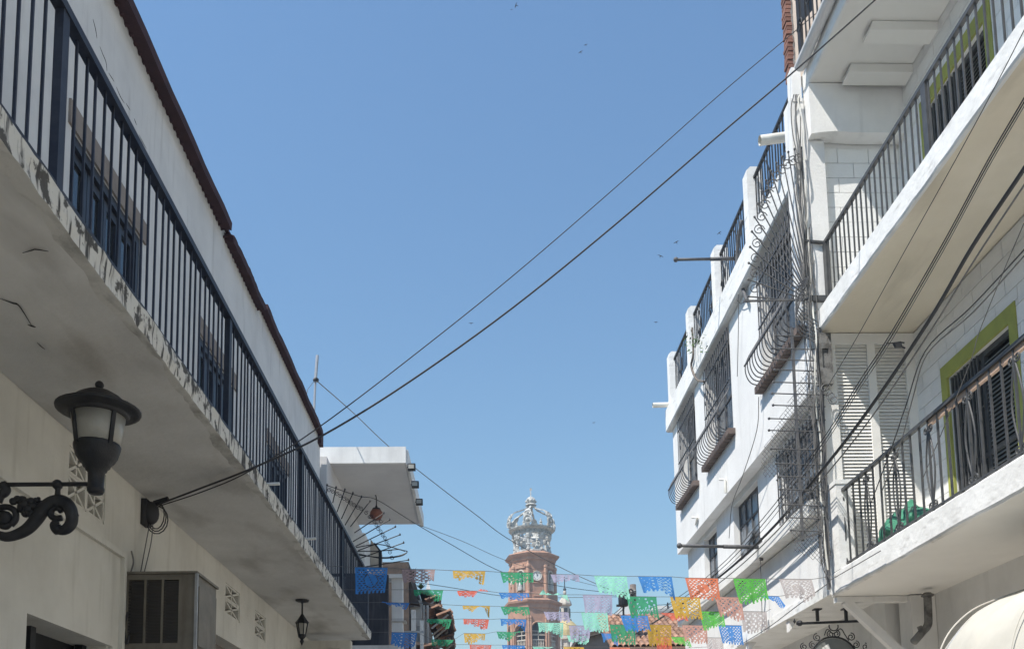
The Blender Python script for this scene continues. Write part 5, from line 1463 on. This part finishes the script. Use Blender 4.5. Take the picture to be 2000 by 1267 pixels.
def sheet(a, b, colr, style, tilt, seed):
    rq = random.Random(seed)
    e = b-a
    down = Vector((0, -math.sin(tilt), -math.cos(tilt)))
    nor = e.normalized().cross(down)
    p1, p2, f1 = rq.uniform(0, 6.28), rq.uniform(0, 6.28), rq.uniform(0.45, 1.5)
    amp = 0.008+0.022*min(1, tilt)
    skew = rq.uniform(-0.10, 0.10)
    cur = rq.uniform(-0.5, 0.5)*min(1, tilt)
    fold, fs_ = rq.uniform(-0.35, 0.35), rq.choice((0.35, 0.65))
    mb = MB()
    idx = {}
    def vert(i, j):
        if (i, j) not in idx:
            u, v = i/NX, j/NY
            pinch = 1-0.10*v
            ll = LSH*(1+0.10*math.sin(u*PI*f1+p2)*min(1, 0.3+tilt))
            q = a + e*(0.5+(u-0.5)*pinch+skew*v*v*0.6) + down*(v*ll)
            q += nor*(amp*v*math.sin(2*PI*f1*u+p1)+0.012*v*math.sin(2*PI*3.1*u+p2+3*v))
            q += nor*(cur*0.10*v*v)
            q += nor*(fold*(0.15+0.85*min(1, tilt))*v*max(0, (u-fs_) if fs_ > 0.5 else (fs_-u)))
            q += Vector((0, 0, 0.05*math.sin(5*u+p1)*v*min(1, tilt*0.7)))
            idx[(i, j)] = len(mb.v); mb.v.append(tuple(q))
        return idx[(i, j)]
    for i in range(NX):
        for j in range(NY):
            if not hole(i, j, style, rq):
                mb.f.append((vert(i, j), vert(i+1, j), vert(i+1, j+1), vert(i, j+1))); mb.m.append(0)
    return mb
for r, lst in rows.items():
    Y = ROWY[r]
    ends = []
    for n_, (x0, x1, yt, h, c, st) in enumerate(lst):
        Ya, Yb = [Y*(1-0.10*min(1, max(0, (q_-1150)/450))) for q_ in (x0, x1)]
        a = P(x0, yt, y=Ya); b = P(x1, yt+1, y=Yb)
        ends += [a, b]
        ratio = min(0.999, (h/1800*Y)/LSH)*(0.62 if h < 26 else 1.0)
        # wind swings the sheets towards us: find the swing that leaves this much of the height
        tilt, best = 0, 9
        for k in range(90):
            tt = math.radians(k)
            v_ = abs(math.cos(tt)-0.23*math.sin(tt)-ratio)
            if v_ < best: best, tilt = v_, tt
        o = sheet(a, b, c, st, tilt, r*50+n_).build('paper_banner', M['p_'+c])
        tag(o, f'{CN[c]} cut-paper banner, {ORD[n_]} from the left on the {ROWN[r]} string', 'paper banner', 'cut-paper banners strung across the street')
    L_ = Vector((-3.0 if r > 1 else -2.0, Y, ends[0].z+0.02)); Rr = Vector((4.2, ends[-1].y-0.1, ends[-1].z+0.02))
    pts = [L_] + [p+Vector((0, 0.002, 0.003)) for p in ends] + [Rr]
    tag(MB().tube(pts, 0.0035, 4).build('banner_string', M['cable_grey']), f'thin {ROWN[r]} string carrying paper banners across the street', 'string')

# ================================================================== CABLES
def cable(pix, r, label, m='cable', plane='y', n=6, name='cable', cat='cable', group=None):
    """pix = [(px, py, depth)]: points of the cable at that depth (plane y) or lateral offset (plane x)"""
    pts = [P(a, b, y=d) if plane == 'y' else P(a, b, x=d) for a, b, d in pix]
    o = MB().tube(curve(pts, n), r, 6).build(name, M[m])
    return tag(o, label, cat, group)
cable([(308, 985, 8.35), (400, 950, 7.95), (490, 915, 7.6), (630, 850, 7.6), (800, 745, 7.8), (1000, 602, 8.1), (1200, 440, 8.4), (1400, 268, 8.7), (1560, 132, 8.75), (1715, -5, 8.8), (1860, -140, 8.9)], 0.0085, 'thick black cable sagging across the street from the left wall anchor')
cable([(310, 988, 8.36), (400, 958, 7.95), (490, 918, 7.62), (620, 836, 7.9), (800, 700, 8.6), (1000, 540, 9.3), (1200, 368, 10.1), (1400, 190, 10.4), (1545, 68, 10.6), (1620, 5, 10.7)], 0.0055, 'thinner upper black cable crossing the street to the raw brick edge')
cable([(617, 742, 17.2), (690, 806, 19), (760, 872, 21), (850, 944, 22.5), (930, 1005, 24), (990, 1050, 25), (1090, 1105, 26), (1185, 1148, 26), (1222, 1158, 26)], 0.010, 'dark cable running down from the antenna mast to the utility pole', 'cable_grey')
cable([(640, 948, 16.5), (700, 968, 17.5), (737, 976, 18.5), (800, 1015, 20), (880, 1062, 22), (985, 1118, 24), (1100, 1145, 25.5), (1222, 1160, 26)], 0.008, 'dark wire from the left fan guard down to the utility pole')
cable([(800, 1018, 20), (900, 1055, 22), (1000, 1098, 24), (1150, 1140, 26), (1236, 1158, 26)], 0.006, 'faint thin wire below the dark fan guard wire', 'cable_grey')
cable([(700, 1120, 20), (870, 1145, 22), (1000, 1165, 24), (1120, 1166, 25), (1230, 1164, 26)], 0.008, 'thin wire running level behind the second row of banners', 'cable_grey')
cable([(1222, 1178, 26), (1180, 1216, 32), (1160, 1235, 36)], 0.012, 'slanting service wire left of the utility pole, upper one')
cable([(1220, 1186, 26), (1190, 1215, 32), (1172, 1240, 36)], 0.012, 'slanting service wire left of the utility pole, lower one')
# along the right side
xs = 3.95
cable([(2060, 235, xs), (2000, 330, xs), (1900, 480, xs), (1815, 625, xs), (1700, 795, xs), (1610, 912, xs), (1500, 1040, xs), (1400, 1130, xs), (1300, 1200, xs), (1240, 1238, xs)], 0.018, 'thickest black cable bundle sweeping along the right balconies', 'cable', 'x')
cable([(2060, 270, xs+.02), (2000, 362, xs+.02), (1905, 505, xs+.02), (1818, 645, xs+.02), (1704, 812, xs+.02), (1612, 928, xs+.02), (1502, 1052, xs+.02), (1402, 1140, xs+.02), (1300, 1210, xs+.02)], 0.008, 'grey cable just below the thickest bundle on the right', 'cable_grey', 'x')
for k, (d, lab) in enumerate([(0, 'outermost'), (8, 'middle'), (16, 'innermost')]):
    cable([(2060, 85+d, xs-.03), (2000, 192+d, xs-.03), (1930, 312+d, xs-.03), (1840, 478+d, xs-.03), (1739, 652+d, xs-.03), (1680, 742+d, xs-.03), (1605, 860+d, xs-.03), (1500, 1000+d*1.4, xs-.03), (1400, 1110+d, xs-.03), (1290, 1190+d, xs-.03)], 0.006 if k != 2 else 0.0045, f'{lab} wire of the three parallel wires on the right', 'cable' if k < 2 else 'cable_grey', 'x')
cable([(2060, -60, xs), (2000, 60, xs), (1930, 195, xs), (1861, 322, xs), (1770, 485, xs), (1674, 658, xs), (1612, 762, xs)], 0.004, 'single thin wire crossing the upper right balcony edge', 'cable', 'x')
cable([(2060, 420, 4.05), (2000, 488, 4.05), (1896, 600, 4.05), (1808, 684, 4.05), (1770, 790, 4.1), (1742, 872, 4.1), (1700, 985, 4.12)], 0.006, 'wire turning down in front of the louvred partition, left one', 'cable', 'x')
cable([(2060, 432, 4.06), (2000, 500, 4.06), (1900, 610, 4.06), (1812, 690, 4.06), (1782, 780, 4.1), (1758, 868, 4.1), (1722, 960, 4.12)], 0.006, 'wire turning down in front of the louvred partition, right one', 'cable_grey', 'x')
cable([(2000, 436, 4.1), (1960, 530, 4.1), (1912, 650, 4.1), (1890, 720, 4.1), (1800, 940, 4.1)], 0.0045, 'hair thin wire hanging before the lime framed door', 'cable_grey', 'x')
cable([(1612, 912, 4.0), (1640, 946, 4.2), (1560, 930, 4.1)], 0.006, 'short wire tied to the corner of the lower balcony', 'cable', 'x') if False else None
cable([(1595, 830, 4.05), (1597, 960, 4.05), (1600, 1060, 4.05), (1608, 1110, 4.08), (1622, 1132, 4.1)], 0.006, 'loose wire hanging down the mesh guard to the balcony corner', 'cable', 'x')
cable([(1484, 1060, 4.1), (1487, 1150, 4.1), (1489, 1220, 4.12)], 0.006, 'vertical wire dropping below the lower flag pole', 'cable_grey', 'x')
cable([(1622, 1135, 4.12), (1560, 1180, 4.12), (1500, 1225, 4.12), (1440, 1262, 4.12)], 0.006, 'wire along the white canopy edge below the banners', 'cable_grey', 'x')
cable([(1622, 1132, 4.13), (1660, 1110, 4.13), (1720, 1075, 4.13)], 0.005, 'wire looping along the lower right balcony edge', 'cable_grey', 'x')
cable([(1443, 560, 4.12), (1442, 650, 4.14), (1440, 735, 4.14)], 0.006, 'thin wire hanging down the white house wall under the conduit', 'cable_grey', 'x')
cable([(1482, 775, 4.12), (1478, 840, 4.12), (1450, 930, 4.12), (1430, 985, 4.14), (1424, 1050, 4.2)], 0.006, 'thin wire from the nearest belly window sill to the middle casement', 'cable_grey', 'x')
cp = thing('cable_clip', P(1750, 672, x=3.93), 'small dark forked bird-like cable fitting in front of the louvres', 'cable fitting')
c = P(1750, 672, x=3.93)
MB().prism([c+Vector((-0.02, 0, 0.02)), c+Vector((0.05, 0, 0.03)), c+Vector((0.06, 0, -0.02)), c+Vector((0.0, 0, -0.025))], (0, 0.03, 0)).build('body', M['iron'], cp)
MB().tube([c+Vector((0.04, 0.01, 0.025)), c+Vector((0.085, 0.01, 0.018))], 0.008, 5).tube([c+Vector((0.04, 0.01, -0.01)), c+Vector((0.09, 0.01, -0.035))], 0.008, 5).tube([c+Vector((0, 0.01, 0.02)), c+Vector((-0.09, 0.01, 0.012))], 0.006, 5).build('prongs', M['iron'], cp)

# ================================================================== BIRDS
def bird(px, py, dist, span, ang, lab):
    dist, span = dist*0.42, span*0.42
    c = P(px, py, y=dist)
    t = thing('bird', c, lab, 'bird', None)
    ca, sa = math.cos(ang), math.sin(ang)
    def q(u, v, w=0): return c+Vector((u*ca-v*sa, w, u*sa+v*ca))*span
    MB().tube([q(-0.03, -0.14), q(0, -0.05), q(0.0, 0.06), q(0.0, 0.14)], [0.01*span, 0.045*span, 0.04*span, 0.012*span], 6).build('body', M['bird'], t)
    for s_ in (-1, 1):
        MB().add([q(0.02*s_, 0.07), q(0.24*s_, 0.12, 0.03), q(0.5*s_, -0.02, 0.0), q(0.26*s_, 0.02, 0.03), q(0.02*s_, -0.04), q(0.2*s_, 0.06, 0.05)], [(0, 1, 3, 4), (1, 2, 3), (0, 5, 4), (5, 1, 3)]).build('wing', M['bird'], t)
    MB().prism([q(-0.03, -0.12), q(0.03, -0.12), q(0.07, -0.3), q(0.0, -0.2), q(-0.07, -0.3)], (0, 0.01*span, 0)).build('tail', M['bird'], t)
bird(1008, 11, 60, 0.55, 1.3, 'dark bird at the very top of the sky, right of its small companion')
bird(999, 19, 70, 0.3, 0.1, 'tiny bird at the very top of the sky, left of its companion')
bird(1144, 88, 70, 0.45, 0.4, 'bird high in the sky, upper one of the close pair')
bird(1134, 102, 65, 0.5, 0.6, 'bird high in the sky, lower one of the close pair')
bird(1321, 473, 60, 0.5, 0.5, 'bird gliding above and left of the upper flag pole')
bird(1290, 500, 60, 0.5, -0.4, 'bird just left of the upper flag pole tip')
bird(1405, 455, 60, 0.45, 0.7, 'bird close to the roof railing of the white house')
bird(920, 631, 80, 0.5, 0.0, 'distant bird in mid sky between the crossing cables and tower')
bird(1281, 629, 80, 0.45, 0.1, 'faint bird left of the roof pillars of the white house')
bird(1160, 825, 90, 0.4, 0.2, 'distant low bird between tower and white house')

# ================================================================== HAZE
hm = bpy.data.materials.new('thin_haze')
hm.use_nodes = True
hn, hl_ = hm.node_tree.nodes, hm.node_tree.links
hn.remove(hn['Principled BSDF'])
pv = hn.new('ShaderNodeVolumePrincipled')
pv.inputs['Color'].default_value = (0.72, 0.87, 1.0, 1)
pv.inputs['Density'].default_value = 0.0015
pv.inputs['Anisotropy'].default_value = 0.25
hl_.new(pv.outputs[0], hn['Material Output'].inputs['Volume'])
hz = MB().box(-1510, 1510, -1510, 1510, -1.6, 36).build('haze', hm)
hz['kind'] = 'stuff'
hz['label'] = 'thin pale haze over the street'
